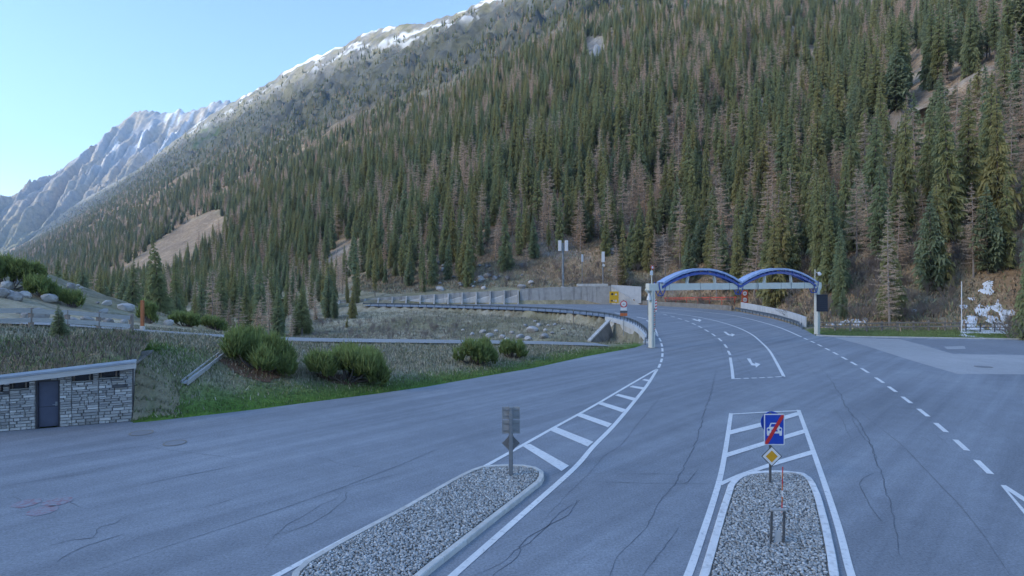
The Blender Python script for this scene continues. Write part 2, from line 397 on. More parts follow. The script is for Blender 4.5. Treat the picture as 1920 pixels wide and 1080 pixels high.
# knoll on the left, then the drop behind it
ct(PD(0,488,62),PD(60,519,60),PD(130,548,58),PD(200,573,56),PD(300,604,53),PD(430,626,50),PD(-120,440,64),
   PD(60,562,47),PD(0,560,44),PD(150,592,47),PD(-100,520,48),(-12,52.5,.4),(-4,55,.0),(4,57.5,-.6),(9,60,-1.4))
ct((-62,82,4),(-45,85,-1),(-30,78,-2.8),(-18,72,-3.2),(-60,115,-5),(-95,90,9),(-95,130,-3),(-30,112,-4.5),(-8,68,-3.2),(4,70,-3),(11,70,-3),(12.5,78,-3),(12.5,86,-2.8))
for px, py, d in ((960,600,108),(960,620,99),(960,638,90),(800,600,114),(800,620,104),(800,636,92),(650,600,118),(650,620,106),(650,636,90),(1050,608,98),(1080,628,88),(1040,636,84),(500,612,112),(500,636,92),(880,612,106)):
    ct(PD(px,py,d))
ct((-50,100,-5),(-70,140,-6.5),(-85,170,-6),(-40,128,-2.2),(-55,133,-3.5),(-48,140,-1.6),(-64,148,-3.2),(-80,158,-4.6),(-90,168,-5))
# behind the upper wall, behind the low wall, along the fence
ct((-33,144.5,1.5),(-13,145,2.7),(5,145.5,3.6),(20,145,4.0),(29.5,144,3.2),(36,139,1.0),(42,127,1.0),(45.5,114,1.2),(43.6,104,.5),(42,91,.4),(40,80,.5),(37,72,.15))
ct((36,68,.12),(47,65,.12),(60,63,.12),(75,62,.12),(95,60,.2),(42,71.5,.2),(52,70,.25),(62,69,.4),(75,68,1.2),(95,66,3))
for uu in np.linspace(-130, 130, 18):
    for ww in (32, 60, 100):
        X, Y = uvi(uu, off(uu)+ww); ct((float(X), float(Y), float(hill(np.array(uu), np.array(off(uu)+ww)))))
CT = np.array(CT); A = np.hypot(CT[:,None,0]-CT[None,:,0], CT[:,None,1]-CT[None,:,1])
n_ = len(CT); K = np.zeros((n_+1, n_+1)); K[:n_,:n_] = -A; K[:n_,n_] = 1; K[n_,:n_] = 1
K[:n_,:n_] -= np.eye(n_)*.05
W_ = np.linalg.lstsq(K, np.append(CT[:,2], 0), rcond=None)[0]
def rbf(X, Y):
    X = np.asarray(X, float); Y = np.asarray(Y, float); r = np.full(X.shape, W_[n_])
    for (cx, cy, _), w in zip(CT, W_[:n_]): r = r - w*np.hypot(X-cx, Y-cy)
    return r
def H(X, Y):
    X = np.atleast_1d(np.asarray(X, float)); Y = np.atleast_1d(np.asarray(Y, float))
    u, v = uv(X, Y); w = v-off(u); k = sst(14, 44, w)
    z = hill(u, v)
    near = ((k < 1) | ((X > 28) & (Y < 150))) & (Y < 230) & (np.abs(X) < 140) & (Y > 0)
    if near.any():
        zn = rbf(X[near], Y[near]); sd = sdist(X[near], Y[near], PLAT)
        zn = zn + (fbm(X[near]/3.0, Y[near]/3.0, 12, 3)-.5)*.5*sst(.8,5,sd) + (fbm(X[near]/.9, Y[near]/.9, 14, 2)-.5)*.16*sst(.3,2,sd)
        dp = np.full(zn.shape, 1e9); zp = np.zeros(zn.shape)      # cut the service path into the bank
        for p in PATHF:
            e = np.hypot(X[near]-p[0], Y[near]-p[1]); m = e < dp; dp = np.where(m, e, dp); zp = np.where(m, p[2], zp)
        kp = sst(2.6, 1.5, dp)
        zn = zn*(1-kp)+(zp-.08)*kp
        zn = np.where(sd > 0, zn*sst(0,.45,sd), -.3*sst(0,-.7,sd))
        zn = zn*(1-k[near]) + z[near]*k[near]; xx, yy = X[near], Y[near]
        lim = np.where(yy > 72, .05+.62*np.maximum(0, sd-1.7), .10+.75*np.maximum(0, yy-70.6+.0*xx))
        zn = np.where((xx > 30) & (sd > 0) & (yy > 56), np.minimum(zn, lim), zn)
        z[near] = zn
    return z
PATHF = resample(crom(PATH, 6), .5)
def hit(px, py, d0=14.0, d1=1500.0):
    """where the view line through a pixel meets the terrain"""
    d = d0*np.power(d1/d0, np.linspace(0, 1, 420)); X = (px-960)/F*d; Z = CZ-(py-YH)/F*d
    g = Z-H(X, d); k = np.argmax(g < 0)
    if g[k] >= 0: return None
    a, b = d[k-1], d[k]
    dd = np.linspace(a, b, 24); g = CZ-(py-YH)/F*dd-H((px-960)/F*dd, dd); k = max(1, int(np.argmax(g < 0)))
    dm = dd[k]; return (float((px-960)/F*dm), float(dm), float(CZ-(py-YH)/F*dm))
def inpoly(px, py, poly): return sdist(px, py, poly) < 0

# areas without trees, outlined as one sees them on the slope
CLEAR = [[(397,398),(345,418),(262,480),(180,545),(215,556),(300,532),(372,480),(442,424)],
         [(1706,85),(1732,95),(1738,200),(1752,335),(1706,335),(1700,200)], [(1742,92),(1776,92),(1776,142),(1742,138)],
         [(640,452),(690,446),(664,500),(606,545),(566,532)], [(600,252),(640,222),(716,184),(700,206),(636,252)],
         [(1098,70),(1134,70),(1134,125),(1098,132)], [(1515,92),(1535,92),(1532,135),(1512,130)], [(1425,190),(1448,190),(1436,245),(1422,240)],
         [(890,268),(918,268),(915,292),(888,290)], [(880,110),(905,100),(885,135),(860,140)], [(780,335),(812,335),(812,362),(785,360)]]
MEADOW = [(352,276),(385,236),(412,236),(408,256),(372,280)]

def ground_masks(X, Y, Z):
    """R green grass, G red-brown, B rock, A snow"""
    u, v = uv(X, Y); w = v-off(u); px, py = proj(X, np.maximum(Y, 1), Z); sd = sdist(X, Y, PLAT) if np.size(X) < 200000 else 1e3
    C = np.zeros((X.size, 4)); n1 = fbm(X/4, Y/4, 51, 4); n2 = fbm(X/14, Y/14, 57, 4)
    left = (X < 12.5) & (Y < 60)
    g = left*sst(1.8+2.8*n2, .2, sd)*sst(.28,.52,n1+.1)
    hutside = left*sst(11, 3, np.hypot(X+14, Y-28))*.25*sst(.4,.65,n1)
    right = (X > 33)*(Y < 70.0)*(Y > 55)*(X < 62)*(Z < .6)
    C[:,0] = np.clip(np.maximum(np.maximum(g, hutside), right*.95), 0, 1)
    C[:,1] = sst(-4,6,w)*sst(.22,.6,n2+.1)*(Y > 66)*sst(340,250,w)
    for k, poly in enumerate(CLEAR):
        s = sst(4,-4,sdist(px, py, poly))*(w > 5)
        C[:,1] = np.maximum(C[:,1]*(1-s), s*(.9 if k in (0,1,2,3,4,6,7) else .2)); C[:,2] = np.maximum(C[:,2], s*(.12 if k in (0,1,2,3,4) else .9))
    C[:,2] = np.maximum(C[:,2], sst(.60,.74,n2)*sst(2,12,w)*.7*(w < 300)*(u < 250))
    hi = sst(300,420,w)
    C[:,2] = np.maximum(C[:,2], hi*sst(.42,.56,fbm(u/16, v/16, 71, 5))*.9)
    zr = Z/np.maximum(60, np.interp(u, RU, RZ))
    C[:,3] = hi*sst(.80,1.0,zr)*sst(.62,.66,fbm(u/75, v/13, 77, 5)+.07*sst(.94,1.02,zr))*(np.interp(u,[0,2300,2600],[1,1,0]))
    C[:,0] = np.maximum(C[:,0], sst(6,-6,sdist(px,py,MEADOW))*(w > 100))
    return np.clip(C, 0, 1)

def terrain_mat(name='terrain', alpine=True):
    m, nt, b = new_mat(name); at = nd(nt, 'ShaderNodeVertexColor', layer_name='mask')
    sp = nd(nt, 'ShaderNodeSeparateColor'); L(nt, at.outputs[0], sp.inputs[0])
    co = coords(nt, 'World')
    n1 = noise(nt, co, .55, 8, .65); n2 = noise(nt, co, 3.2, 6, .7); n3 = noise(nt, co, .035, 6, .6)
    dry = ramp(nt, n1, [(.25,(.24,.21,.145)),(.42,(.36,.32,.23)),(.55,(.48,.43,.33)),(.75,(.56,.50,.415))])
    dry = mixc(nt, .5, dry, ramp(nt, n2, [(.3,(.6,.6,.55)),(.7,(1.35,1.3,1.25))]), 'MULTIPLY')
    dry = mixc(nt, ramp(nt, n3, [(.42,(0,0,0)),(.62,(.7,.7,.7))]), dry, (.175,.175,.085))
    grn = ramp(nt, n2, [(.3,(.085,.17,.03)),(.6,(.14,.245,.048)),(.8,(.22,.26,.10))])
    red = ramp(nt, n1, [(.25,(.21,.145,.09)),(.45,(.39,.265,.165)),(.6,(.47,.34,.235)),(.8,(.53,.42,.34))])
    red = mixc(nt, .6, red, ramp(nt, n2, [(.3,(.55,.55,.55)),(.7,(1.35,1.3,1.25))]), 'MULTIPLY')
    rk = ramp(nt, n1, [(.3,(.20,.19,.185)),(.5,(.34,.325,.315)),(.75,(.48,.46,.44))])
    c = mixc(nt, sp.outputs[1], dry, red); c = mixc(nt, sp.outputs[0], c, grn); c = mixc(nt, sp.outputs[2], c, rk)
    n5 = noise(nt, co, .022, 9, .72); n6 = noise(nt, co, .11, 7, .7)
    c = mixc(nt, .75, c, ramp(nt, n5, [(.32,(.52,.55,.58)),(.5,(.95,.95,.92)),(.68,(1.3,1.26,1.16))]), 'MULTIPLY')
    c = mixc(nt, .6, c, ramp(nt, n6, [(.32,(.6,.6,.62)),(.68,(1.3,1.28,1.22))]), 'MULTIPLY')
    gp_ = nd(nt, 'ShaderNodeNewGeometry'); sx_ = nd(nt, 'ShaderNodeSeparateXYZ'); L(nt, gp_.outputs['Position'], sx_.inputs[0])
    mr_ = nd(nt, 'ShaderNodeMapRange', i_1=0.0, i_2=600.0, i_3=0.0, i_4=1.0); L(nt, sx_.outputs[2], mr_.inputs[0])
    if alpine: c = mixc(nt, ramp(nt, mr_.outputs[0], [(.28,(0,0,0)),(.5,(1,1,1)),(.78,(.95,.95,.95)),(.90,(.35,.35,.35))]), c, mixc(nt, 1.0, c, (.27,.30,.28), 'MULTIPLY'))  # alpine scrub tone by height, also painting the shaded band below the sunlit crest
    c = mixc(nt, at.outputs[1], c, (.84,.86,.90))
    L(nt, c, b.inputs['Base Color']); b.inputs['Roughness'].default_value = .95; b.inputs['Specular IOR Level'].default_value = .15
    ad = nd(nt, 'ShaderNodeMath', operation='ADD'); L(nt, n1, ad.inputs[0]); L(nt, n2, ad.inputs[1]); bump(nt, b, ad.outputs[0], .8, .25)
    return m
M['terrain'] = terrain_mat(); M['far_rock'] = terrain_mat('far_rock', False)
def grid_faces(nx, ny):
    i = np.arange(nx-1)[None,:] + np.arange(ny-1)[:,None]*nx; i = i.ravel()
    return np.stack([i, i+1, i+nx+1, i+nx], 1)
def smooth_me(me): me.polygons.foreach_set('use_smooth', np.ones(len(me.polygons), bool))

# ------------------------------------------------------------------ near ground
NX0, NX1, NY0, NY1 = -92, 112, -24, 182
gx = np.arange(NX0, NX1+.1, .75); gy = np.concatenate([np.arange(NY0, 20, 3.0), np.arange(20, 76, .5), np.arange(76, NY1+.5, .9)])
GX, GY = np.meshgrid(gx, gy); GZ = H(GX.ravel(), GY.ravel())
GZ = np.where(GY.ravel() < 5, -.3, GZ)
H_exact = H; GZ2 = GZ.reshape(len(gy), len(gx))
def H(X, Y):
    X = np.atleast_1d(np.asarray(X, float)); Y = np.atleast_1d(np.asarray(Y, float)); z = np.empty(X.shape)
    m = (X > NX0) & (X < NX1-1) & (Y > NY0) & (Y < NY1-1)
    if m.any():
        x, y = X[m], Y[m]; i = np.clip(((x-gx[0])/.75).astype(int), 0, len(gx)-2); j = np.clip(np.searchsorted(gy, y)-1, 0, len(gy)-2); fx = (x-gx[i])/.75; fy = (y-gy[j])/(gy[j+1]-gy[j])
        z[m] = (GZ2[j,i]*(1-fx)+GZ2[j,i+1]*fx)*(1-fy)+(GZ2[j+1,i]*(1-fx)+GZ2[j+1,i+1]*fx)*fy
    if (~m).any(): u, v = uv(X[~m], Y[~m]); z[~m] = hill(u, v)
    return z
me = np_mesh('ground', np.stack([GX.ravel(), GY.ravel(), GZ], 1), grid_faces(len(gx), len(gy)))
set_attr(me, 'mask', ground_masks(GX.ravel(), GY.ravel(), GZ)); smooth_me(me)
tag(link_mesh('ground', me, M['terrain']), kind='structure')
# ------------------------------------------------------------------ hillside with its alpine ridge
us = np.concatenate([np.arange(-420, 260, 7), np.arange(260, 1200, 11), np.arange(1200, 4800, 26)])
vs_ = np.concatenate([np.arange(-60, 420, 6.5), np.arange(420, 700, 6.5), np.arange(700, 1150, 30)])
U, V = np.meshgrid(us, vs_); V = V+off(U); X, Y = uvi(U.ravel(), V.ravel()); Z = hill(U.ravel(), V.ravel())
inside = (X > NX0+6) & (X < NX1-6) & (Y > NY0) & (Y < NY1-6)
ed = np.minimum(np.minimum(X-NX0, NX1-X), NY1-Y)
Z = np.where(inside, Z-.5*sst(4,14,ed)-.1, Z)
gf = grid_faces(len(us), len(vs_)); gf = gf[~((ed > 7) & inside)[gf].all(1)]
me = np_mesh('hillside', np.stack([X, Y, Z], 1), gf)
u_, v_ = U.ravel(), V.ravel()
set_attr(me, 'mask', np.concatenate([ground_masks(X[i:i+150000], Y[i:i+150000], Z[i:i+150000]) for i in range(0, X.size, 150000)])); smooth_me(me)
tag(link_mesh('hillside', me, M['terrain']), kind='structure')
# ------------------------------------------------------------------ far mountain
FAR = [(640,330),(520,270),(470,225),(440,196),(430,189),(405,192),(380,204),(345,210),(335,205),(322,211),(300,210),(265,206),(250,213),(240,228),(225,246),(205,256),(180,272),(140,300),(100,329),(50,374),(0,421),(-100,505),(-250,600),(-420,640)]
fx = np.array([p[0] for p in FAR])[::-1]; fy = np.array([p[1] for p in FAR])[::-1]
ss = np.linspace(-420, 640, 420); yy = np.interp(ss, fx, fy)
DF = 5200.0; RXf = (ss-960)/F*DF; RZf = CZ-(yy-YH)/F*DF
tt = np.concatenate([np.linspace(-1200, 0, 14)[:-1], np.linspace(0, 3000, 230)])
S, T = np.meshgrid(np.arange(len(ss)), tt); S = S.ravel(); T = T.ravel()
X = RXf[S] - .22*T; Y = DF - .9*T
S_ = S-T*.035
rib = (np.abs(fbm(S_/15.0, T/2400, 81, 5)-.5)*2)*520 + (np.abs(fbm(S_/4.5, T/700, 84, 4)-.5)*2)*150
Zf = RZf[S] - np.where(T > 0, .74*T, -.9*T) - (rib-10)*sst(10, 380, T)*(T > 0) + (fbm(S/2.4, T/70, 90, 3)-.5)*60
me = np_mesh('far_mountain', np.stack([X, Y, Zf], 1), grid_faces(len(ss), len(tt)))
n2 = fbm(S/9, T/260, 95, 4)
C = np.zeros((X.size, 4)); C[:,2] = sst(.35,.6,n2)*sst(200,900,Zf); C[:,3] = sst(.64,.68,fbm(S_/3.2, T/600, 99, 5))*sst(700,1200,Zf)*.6
C[:,0] = .25*sst(600,150,Zf); C[:,1] = .35
set_attr(me, 'mask', C); smooth_me(me)
tag(link_mesh('far_mountain', me, M['far_rock']), kind='structure')
# ------------------------------------------------------------------ the other side of the valley (left of and behind the camera): its ridge keeps the sun off the road
eu = np.arange(-1500, 6600, 60.0); ew = np.concatenate([np.arange(0, 300, 25.0), np.arange(300, 1900, 50)])
EU, EW = np.meshgrid(eu, ew); EU = EU.ravel(); EW = EW.ravel()
X = -72 - .75*EU - .66*EW; Y = -12 + .66*EU - .75*EW
er = np.interp(EU, [-1500,800,1900,2576,3176,4076,5176,6600], [715,715,715,735,675,630,535,420])
Ze = np.interp(EW/1300, [0,.5,1.0,1.5], [0,.45,1.0,.5])*er - 2 + (fbm(EU/160, EW/300, 41, 4)-.5)*70*sst(50,500,EW)
me = np_mesh('valley_side', np.stack([X, Y, Ze], 1), grid_faces(len(eu), len(ew)))
C = np.zeros((X.size, 4)); C[:,2] = sst(400,800,Ze)*.6; C[:,1] = .3; set_attr(me, 'mask', C); smooth_me(me)
tag(link_mesh('valley_side_hill', me, M['terrain']), kind='structure')
# ------------------------------------------------------------------ air
hb = MB().box(-7600, -2600, -90, 3400, 6900, 1720); m, nt, b = new_mat('haze'); nt.nodes.remove(b)
vol = nd(nt, 'ShaderNodeVolumePrincipled'); vol.inputs['Color'].default_value = (.45,.66,1.0,1); vol.inputs['Density'].default_value = .00008
vol.inputs['Anisotropy'].default_value = .2
L(nt, vol.outputs[0], nt.nodes['Material Output'].inputs['Volume'])
hz = hb.build('haze', m); tag(hz, 'thin blue valley haze', None, None, 'stuff')
# ================================================================== road and markings
road = tag(MB().sheet([tuple(p[:2]) for p in ASP], 0.0).build('road', M['asphalt']), kind='structure')
pth = MB(); pth.ribbon(crom(PATH[:-1], 6), 3.0, None); pp = pth.build('service_path', M['path']); tag(pp, kind='structure')
pp.location.z = .04
def gp(l): return [P(*p)[:2] for p in l]
def patch(name, pts, mat, z=.004): MB().sheet(gp(pts), z).build(name, M[mat], road)
patch('concrete_patch', [(1563,632.5),(1688,636),(1740,650),(1788,664),(1930,666),(2100,669),(2100,703),(1930,702),(1795,701),(1711,676.5),(1619,647)], 'asphalt_light')
patch('asphalt_patch', [(1690,637),(1890,639),(1930,642),(1930,664),(1790,662),(1742,648)], 'asphalt_dark')
patch('worn_patch', [(1770,650),(1808,649),(1811,654),(1776,655)], 'asphalt_light', .008)
def line(pts, w, name='lane_line', z=.012, k=6): MB().ribbon(crom([P(*p) for p in pts], k), w, z).build(name, M['paint'], road)
line([(500,1090),(640,1015),(755,955),(870,896),(950,852),(1030,807),(1110,763),(1180,722),(1232,692)], .17, 'island_line')
line([(832,1095),(960,982),(1075,880),(1112,838),(1152,797),(1190,752),(1215,720),(1232,693)], .19, 'island_line')
BARS = [[(978,836),(994,833),(1067,874),(1053,884)],[(1029.8,807),(1044,801.8),(1112.7,829),(1102,838)],[(1080,779.8),(1092,776),(1147.7,795),(1140,801.8)],
        [(1120.5,757.8),(1129.6,754.6),(1173.6,768),(1167,773.8)],[(1152.9,741.7),(1159.4,739),(1192.6,746.9),(1187.9,751.8)],[(1180,726),(1186,723.5),(1208.6,727),(1206,731)],[(1203.5,713),(1208.6,711),(1220,713),(1218,716)]]
for b_ in BARS: MB().sheet(gp(b_), .016).build('hatch_bar', M['paint'], road)
def z7(x, y): return (1280+x*.3147, 740+y*.3148)
ILO = [(1276,1095),z7(45,1045),z7(210,545),z7(255,330),z7(288,112)]
line(ILO, .17, 'island_line', k=5)
line([z7(1010,1095),z7(985,1010),z7(915,745),z7(800,400),z7(690,92)], .17, 'island_line', k=5)
line([z7(282,118),z7(490,106),z7(692,97)], .16, 'island_line', z=.016)
for q in ([(280,215),(280,240),(480,190),(690,125),(690,103),(610,125),(480,165)],[(258,350),(262,375),(500,300),(735,228),(728,206),(600,245)],[(212,528),(235,542),(330,495),(560,420),(782,355),(770,332),(560,395),(320,480)]):
    MB().sheet(gp([z7(*p) for p in q]), .016).build('hatch_bar', M['paint'], road)
def dash(a, b, w, name='lane_dash', z=.012):
    MB().ribbon([P(*a), P(*b)], w, z).build(name, M['paint'], road)
def dashes(c, frac, w, name='lane_dash'):
    for i, p in enumerate(c):
        q = c[min(i+1, len(c)-1)]; o = c[max(i-1, 0)]; A, B = np.array(P(*o)), np.array(P(*q)); n = 2 if 0 < i < len(c)-1 else 1
        D = (B-A)/n; m = np.array(P(*p)); a, b = m-D*frac/2, m+D*frac/2
        MB().ribbon([tuple(a), tuple(b)], w, .012).build(name, M['paint'], road)
dashes([(1236.4,686),(1240.2,676),(1242,666),(1242,656),(1240.7,646.8),(1237.5,637),(1231.5,628)], .68, .18)
dashes([(1247,590),(1261,593.5),(1274.8,597.8),(1288,602),(1300.8,607.4),(1312.5,613),(1325,620),(1338,628),(1350,637),(1360.6,649),(1367,661.7)], .55, .20)
line([(1369.2,670.5),(1372.5,692),(1374.5,711)], .2)
for a, b in (((1376,710.6),(1389,710)),((1394,709.8),(1404,709.4)),((1409,709.2),(1419,708.8)),((1424,708.6),(1434,708.1)),((1439,707.9),(1449,707.3)),((1454,707),(1469,706.2))): dash(a, b, .2)
line([(1469,707),(1466.5,700),(1444,659.6),(1428,642.5),(1410,627.6),(1384.5,614.8),(1354.7,605),(1324.8,597.8),(1286.5,591),(1237.5,585)], .2)
line([(1225,577.3),(1297,583),(1363,590),(1403.6,597.8),(1457,612.7),(1503,632)], .22)
dashes([(1510.8,635.6),(1523.6,641.3),(1537,647.7),(1551.4,655),(1566.4,662.8),(1583,671.9),(1600.8,681.8),(1621.5,694.8),(1649,713),(1673,730),(1700,750),(1731,773.8),(1764,801.8),(1802,834.7),(1843.6,875.6)], .56, .2)
for a, b in (((1028,581),(1050,582.5)),((1057,577),(1088,578)),((1153,586.5),(1170,590)),((1194,594.6),(1212,598)),((1030,574),(1060,574.6)),((1100,575.4),(1130,576))): dash(a, b, .3)
line([(1212,600),(1225,612),(1233,628)], .18)
def z4(x, y): return (1180+x*.213, 470+y*.213)
for q in ([(1035,950),(1065,950),(1085,990),(1108,998),(1106,985),(1155,1000),(1115,1030),(1110,1014),(1075,1010),(1050,975)],
          [(828,714),(850,714),(880,737),(900,739),(898,729),(931,740),(905,756),(897,748),(870,746),(845,729)],[(548,602),(572,600),(600,611),(612,601),(636,613),(618,626),(606,619),(588,618)]):
    MB().sheet(gp([z4(*p) for p in q]), .012).build('direction_arrow', M['paint'], road)
MB().sheet(gp([(1876,910),(1886,910.5),(1945,948),(1945,995)]), .012).build('yield_triangle', M['paint'], road)
MB().sheet(gp([(1890,921),(1945,958),(1945,984)]), .016).build('yield_triangle_gap', M['asphalt'], road)
# cracks filled with tar
def crack(pts, w=.035, jit=.05, taper=True):
    w0 = [P(*p) for p in pts]; pl = resample(w0, .22); n = len(pl); r = random.Random(len(pts)*37+int(pts[0][0])); out = []; s = 0
    for i, p in enumerate(pl):
        s = s*.72+r.uniform(-jit, jit); out.append((p[0]+s, p[1]+s*.8, 0))
    ws = [w*(.35+.65*math.sin(math.pi*min(1,max(0.02,i/(n-1)))))*r.uniform(.45,1.35)*.62 for i in range(n)]
    MB().ribbon(out, ws, .008).build('crack', M['tar'], road)
def z77(l): return [(x*.3125, 780+y*.3125) for x, y in l]
def z88(l): return [(500+x*.3125, 840+y*.3125) for x, y in l]
def z58(l): return [(1500+x*.4444, 600+y*.4444) for x, y in l]
for pts, w, j in ((z58([(78,190),(130,250),(175,325),(215,395),(265,465),(310,550),(330,620),(355,690),(378,750),(392,850),(410,910),(420,990)]),.055,.07),
                  (z58([(215,395),(255,475),(310,545),(322,590),(330,620)]),.03,.06), (z58([(200,345),(300,425),(420,520),(540,640),(680,790),(790,930),(885,1075)]),.028,.02),
                  (z58([(327,640),(270,665),(252,690),(275,745),(310,810),(360,862)]),.03,.03), (z58([(545,315),(650,370),(760,430),(860,485),(945,540)]),.02,.02),
                  (z58([(485,490),(530,500),(555,520)]),.025,.03), (z58([(565,475),(600,505),(630,535)]),.025,.03),
                  ([(1345,690),(1330,745),(1318,790),(1306,830),(1288,872),(1262,910),(1232,945),(1216,990),(1165,1040),(1140,1090)],.045,.07),
                  ([(1262,910),(1290,905),(1308,880)],.03,.05), ([(1270,990),(1235,1040),(1200,1090)],.03,.05),
                  (z88([(1860,310),(1840,390),(1700,460),(1600,520),(1510,590),(1500,650),(1340,775)]),.055,.06), (z88([(1890,310),(1740,400),(1700,460),(1560,580),(1500,610),(1420,690),(1240,770)]),.035,.06),
                  ([(1110,903),(1200,906),(1345,908)],.03,.02), ([(1105,888),(1230,889),(1350,889)],.03,.02),
                  ([(1250,725),(1238,745),(1200,790),(1160,838),(1128,858),(1110,885),(1060,930),(1010,985)],.022,.04),
                  (z77([(0,297),(200,270),(430,237),(700,200),(890,180)]),.045,.02), (z77([(1560,262),(1440,290),(1300,322),(1000,380),(780,428)]),.05,.015),
                  ([(140,1082),(225,1055),(312,1025),(409,994),(531,953),(640,915),(760,868),(868,822)],.035,.015), ([(868,822),(960,784),(1060,742),(1140,712)],.025,.02),
                  (z77([(290,780),(430,745),(560,735),(580,680),(610,660),(690,650),(720,620),(830,600)]),.045,.04), (z77([(0,425),(250,385),(480,350),(560,335),(615,300)]),.04,.04), (z77([(480,350),(600,340),(690,312)]),.025,.03),
                  (z77([(350,875),(470,800),(600,755),(740,708)]),.04,.05), (z77([(1190,556),(1330,520),(1440,485)]),.03,.02), (z77([(75,482),(110,495),(120,525)]),.03,.03), (z77([(385,490),(405,525),(460,555)]),.03,.03),
                  (z88([(0,600),(50,520),(140,450),(250,400),(340,340),(430,300),(440,260)]),.03,.05), (z88([(50,520),(180,490),(290,450),(400,370),(470,310),(480,255)]),.03,.05), (z88([(440,250),(560,215),(700,180),(860,140)]),.03,.05),
                  (z88([(300,55),(350,60),(400,90),(520,110),(730,135)]),.025,.03), (z88([(520,110),(580,75)]),.02,.03),
                  ([(1246,596),(1290,606),(1330,626),(1352,650),(1362,690)],.04,.03), ([(1300,612),(1345,640),(1380,668),(1405,700),(1420,740)],.03,.02), ([(1400,612),(1450,660),(1500,700),(1534,720)],.03,.03),
                  (z77([(0,372),(60,368),(150,375)]),.02,.02), (z77([(900,185),(1100,215),(1300,240),(1450,258)]),.03,.02), ([(487,862),(560,842),(640,826),(760,800),(900,766),(1000,735)],.025,.03), ([(700,800),(800,778),(920,742),(1010,716)],.02,.03),
                  ([(1480,640),(1500,670),(1545,720),(1600,765)],.02,.02), ([(1560,760),(1580,790),(1600,830)],.02,.04)):
    crack(pts, w, j)
def disc(c, r, z, n=20, jit=0): return [(c[0]+r*math.cos(2*math.pi*i/n)*(1+jit*math.sin(3*i+c[0])), c[1]+r*math.sin(2*math.pi*i/n)*(1+jit*math.cos(5*i))) for i in range(n)]
for px, py, r in ((50,944,.34),(108,941,.36),(80,958,.36)):
    MB().sheet(disc(P(px,py), r, 0, 24, .08), .010).build('paint_spot', M['redspray'], road)
for px, py, r, lb in ((328,831,.42,'round iron manhole cover on the asphalt in front of the grass bank'),(265,812,.45,'worn manhole cover beside the corner of the stone hut'),(1844,688,.55,'manhole cover on the pale paving at the right')):
    c = P(px,py); t = thing('manhole_cover', (c[0],c[1],.004), lb, 'manhole cover', 'manhole covers in the paving')
    ring = MB(); a = disc((0,0), r, 0); b_ = disc((0,0), r*.84, 0); ring.add([(x,y,.012) for x,y in a]+[(x,y,.012) for x,y in b_], [(i,(i+1)%20,20+(i+1)%20,20+i) for i in range(20)])
    ring.build('frame', M['conc_rough'], t); MB().prism(b_, 0, .008).build('lid', M['iron'], t)

# ================================================================== traffic islands
def gravel_mat():
    m, nt, b = new_mat('gravel'); at = nd(nt, 'ShaderNodeVertexColor', layer_name='tone'); L(nt, at.outputs[0], b.inputs['Base Color']); b.inputs['Roughness'].default_value = .85; return m
M['gravel'] = gravel_mat()
CUBE = np.array([(-1,-1,-1),(1,-1,-1),(1,1,-1),(-1,1,-1),(-1,-1,1),(1,-1,1),(1,1,1),(-1,1,1)])*.62
CF = np.array([(3,2,1,0),(4,5,6,7),(0,1,5,4),(1,2,6,5),(2,3,7,6),(3,0,4,7)])
def gravel(name, poly, z, n, parent, org, r0=.017, r1=.044):
    x0, y0 = np.min(poly,0); x1, y1 = np.max(poly,0); g = np.random.default_rng(5)
    step = math.sqrt((x1-x0)*(y1-y0)/n); a, b = np.meshgrid(np.arange(x0,x1,step), np.arange(y0,y1,step))
    q = np.stack([a.ravel(), b.ravel()],1); q = q+g.uniform(-.5,.5,q.shape)*step; q = q[sdist(q[:,0],q[:,1],poly) < -.05]
    k = len(q); r = g.uniform(r0, r1, k); V = CUBE[None]*g.uniform(.75,1.25,(k,8,3))*r[:,None,None]*np.array([1.15,1.0,.75])
    an = g.uniform(0,6.28,k); tl = g.uniform(-.5,.5,k); c, s = np.cos(an), np.sin(an); c2, s2 = np.cos(tl), np.sin(tl)
    X, Y, Z = V[...,0], V[...,1], V[...,2]; Y, Z = Y*c2[:,None]-Z*s2[:,None], Y*s2[:,None]+Z*c2[:,None]; X, Y = X*c[:,None]-Y*s[:,None], X*s[:,None]+Y*c[:,None]
    V = np.stack([X+q[:,0,None]-org[0], Y+q[:,1,None]-org[1], Z+z+g.uniform(-.008,.018,k)[:,None]-org[2]], 2).reshape(-1,3)
    me = np_mesh(name, V, (CF[None]+(np.arange(k)*8)[:,None,None]).reshape(-1,4))
    t = np.clip(g.normal(.42,.11,k), .16, .8)[:,None]*np.array([[.98,1.0,1.0]]); t = np.repeat(np.concatenate([t, np.ones((k,1))],1), 8, 0)
    set_attr(me, 'tone', t); o = link_mesh(name, me, M['gravel'], parent); tag(o, kind='stuff'); return o
def offset_in(poly, w):
    ar = sum(poly[i][0]*poly[(i+1)%len(poly)][1]-poly[(i+1)%len(poly)][0]*poly[i][1] for i in range(len(poly)))
    if ar < 0: poly = poly[::-1]
    n = len(poly); out = []
    for i in range(n):
        a, b = np.array(poly[i-1]), np.array(poly[(i+1)%n]); d = b-a; d = d/np.linalg.norm(d); out.append((poly[i][0]-d[1]*w, poly[i][1]+d[0]*w))
    return poly, out
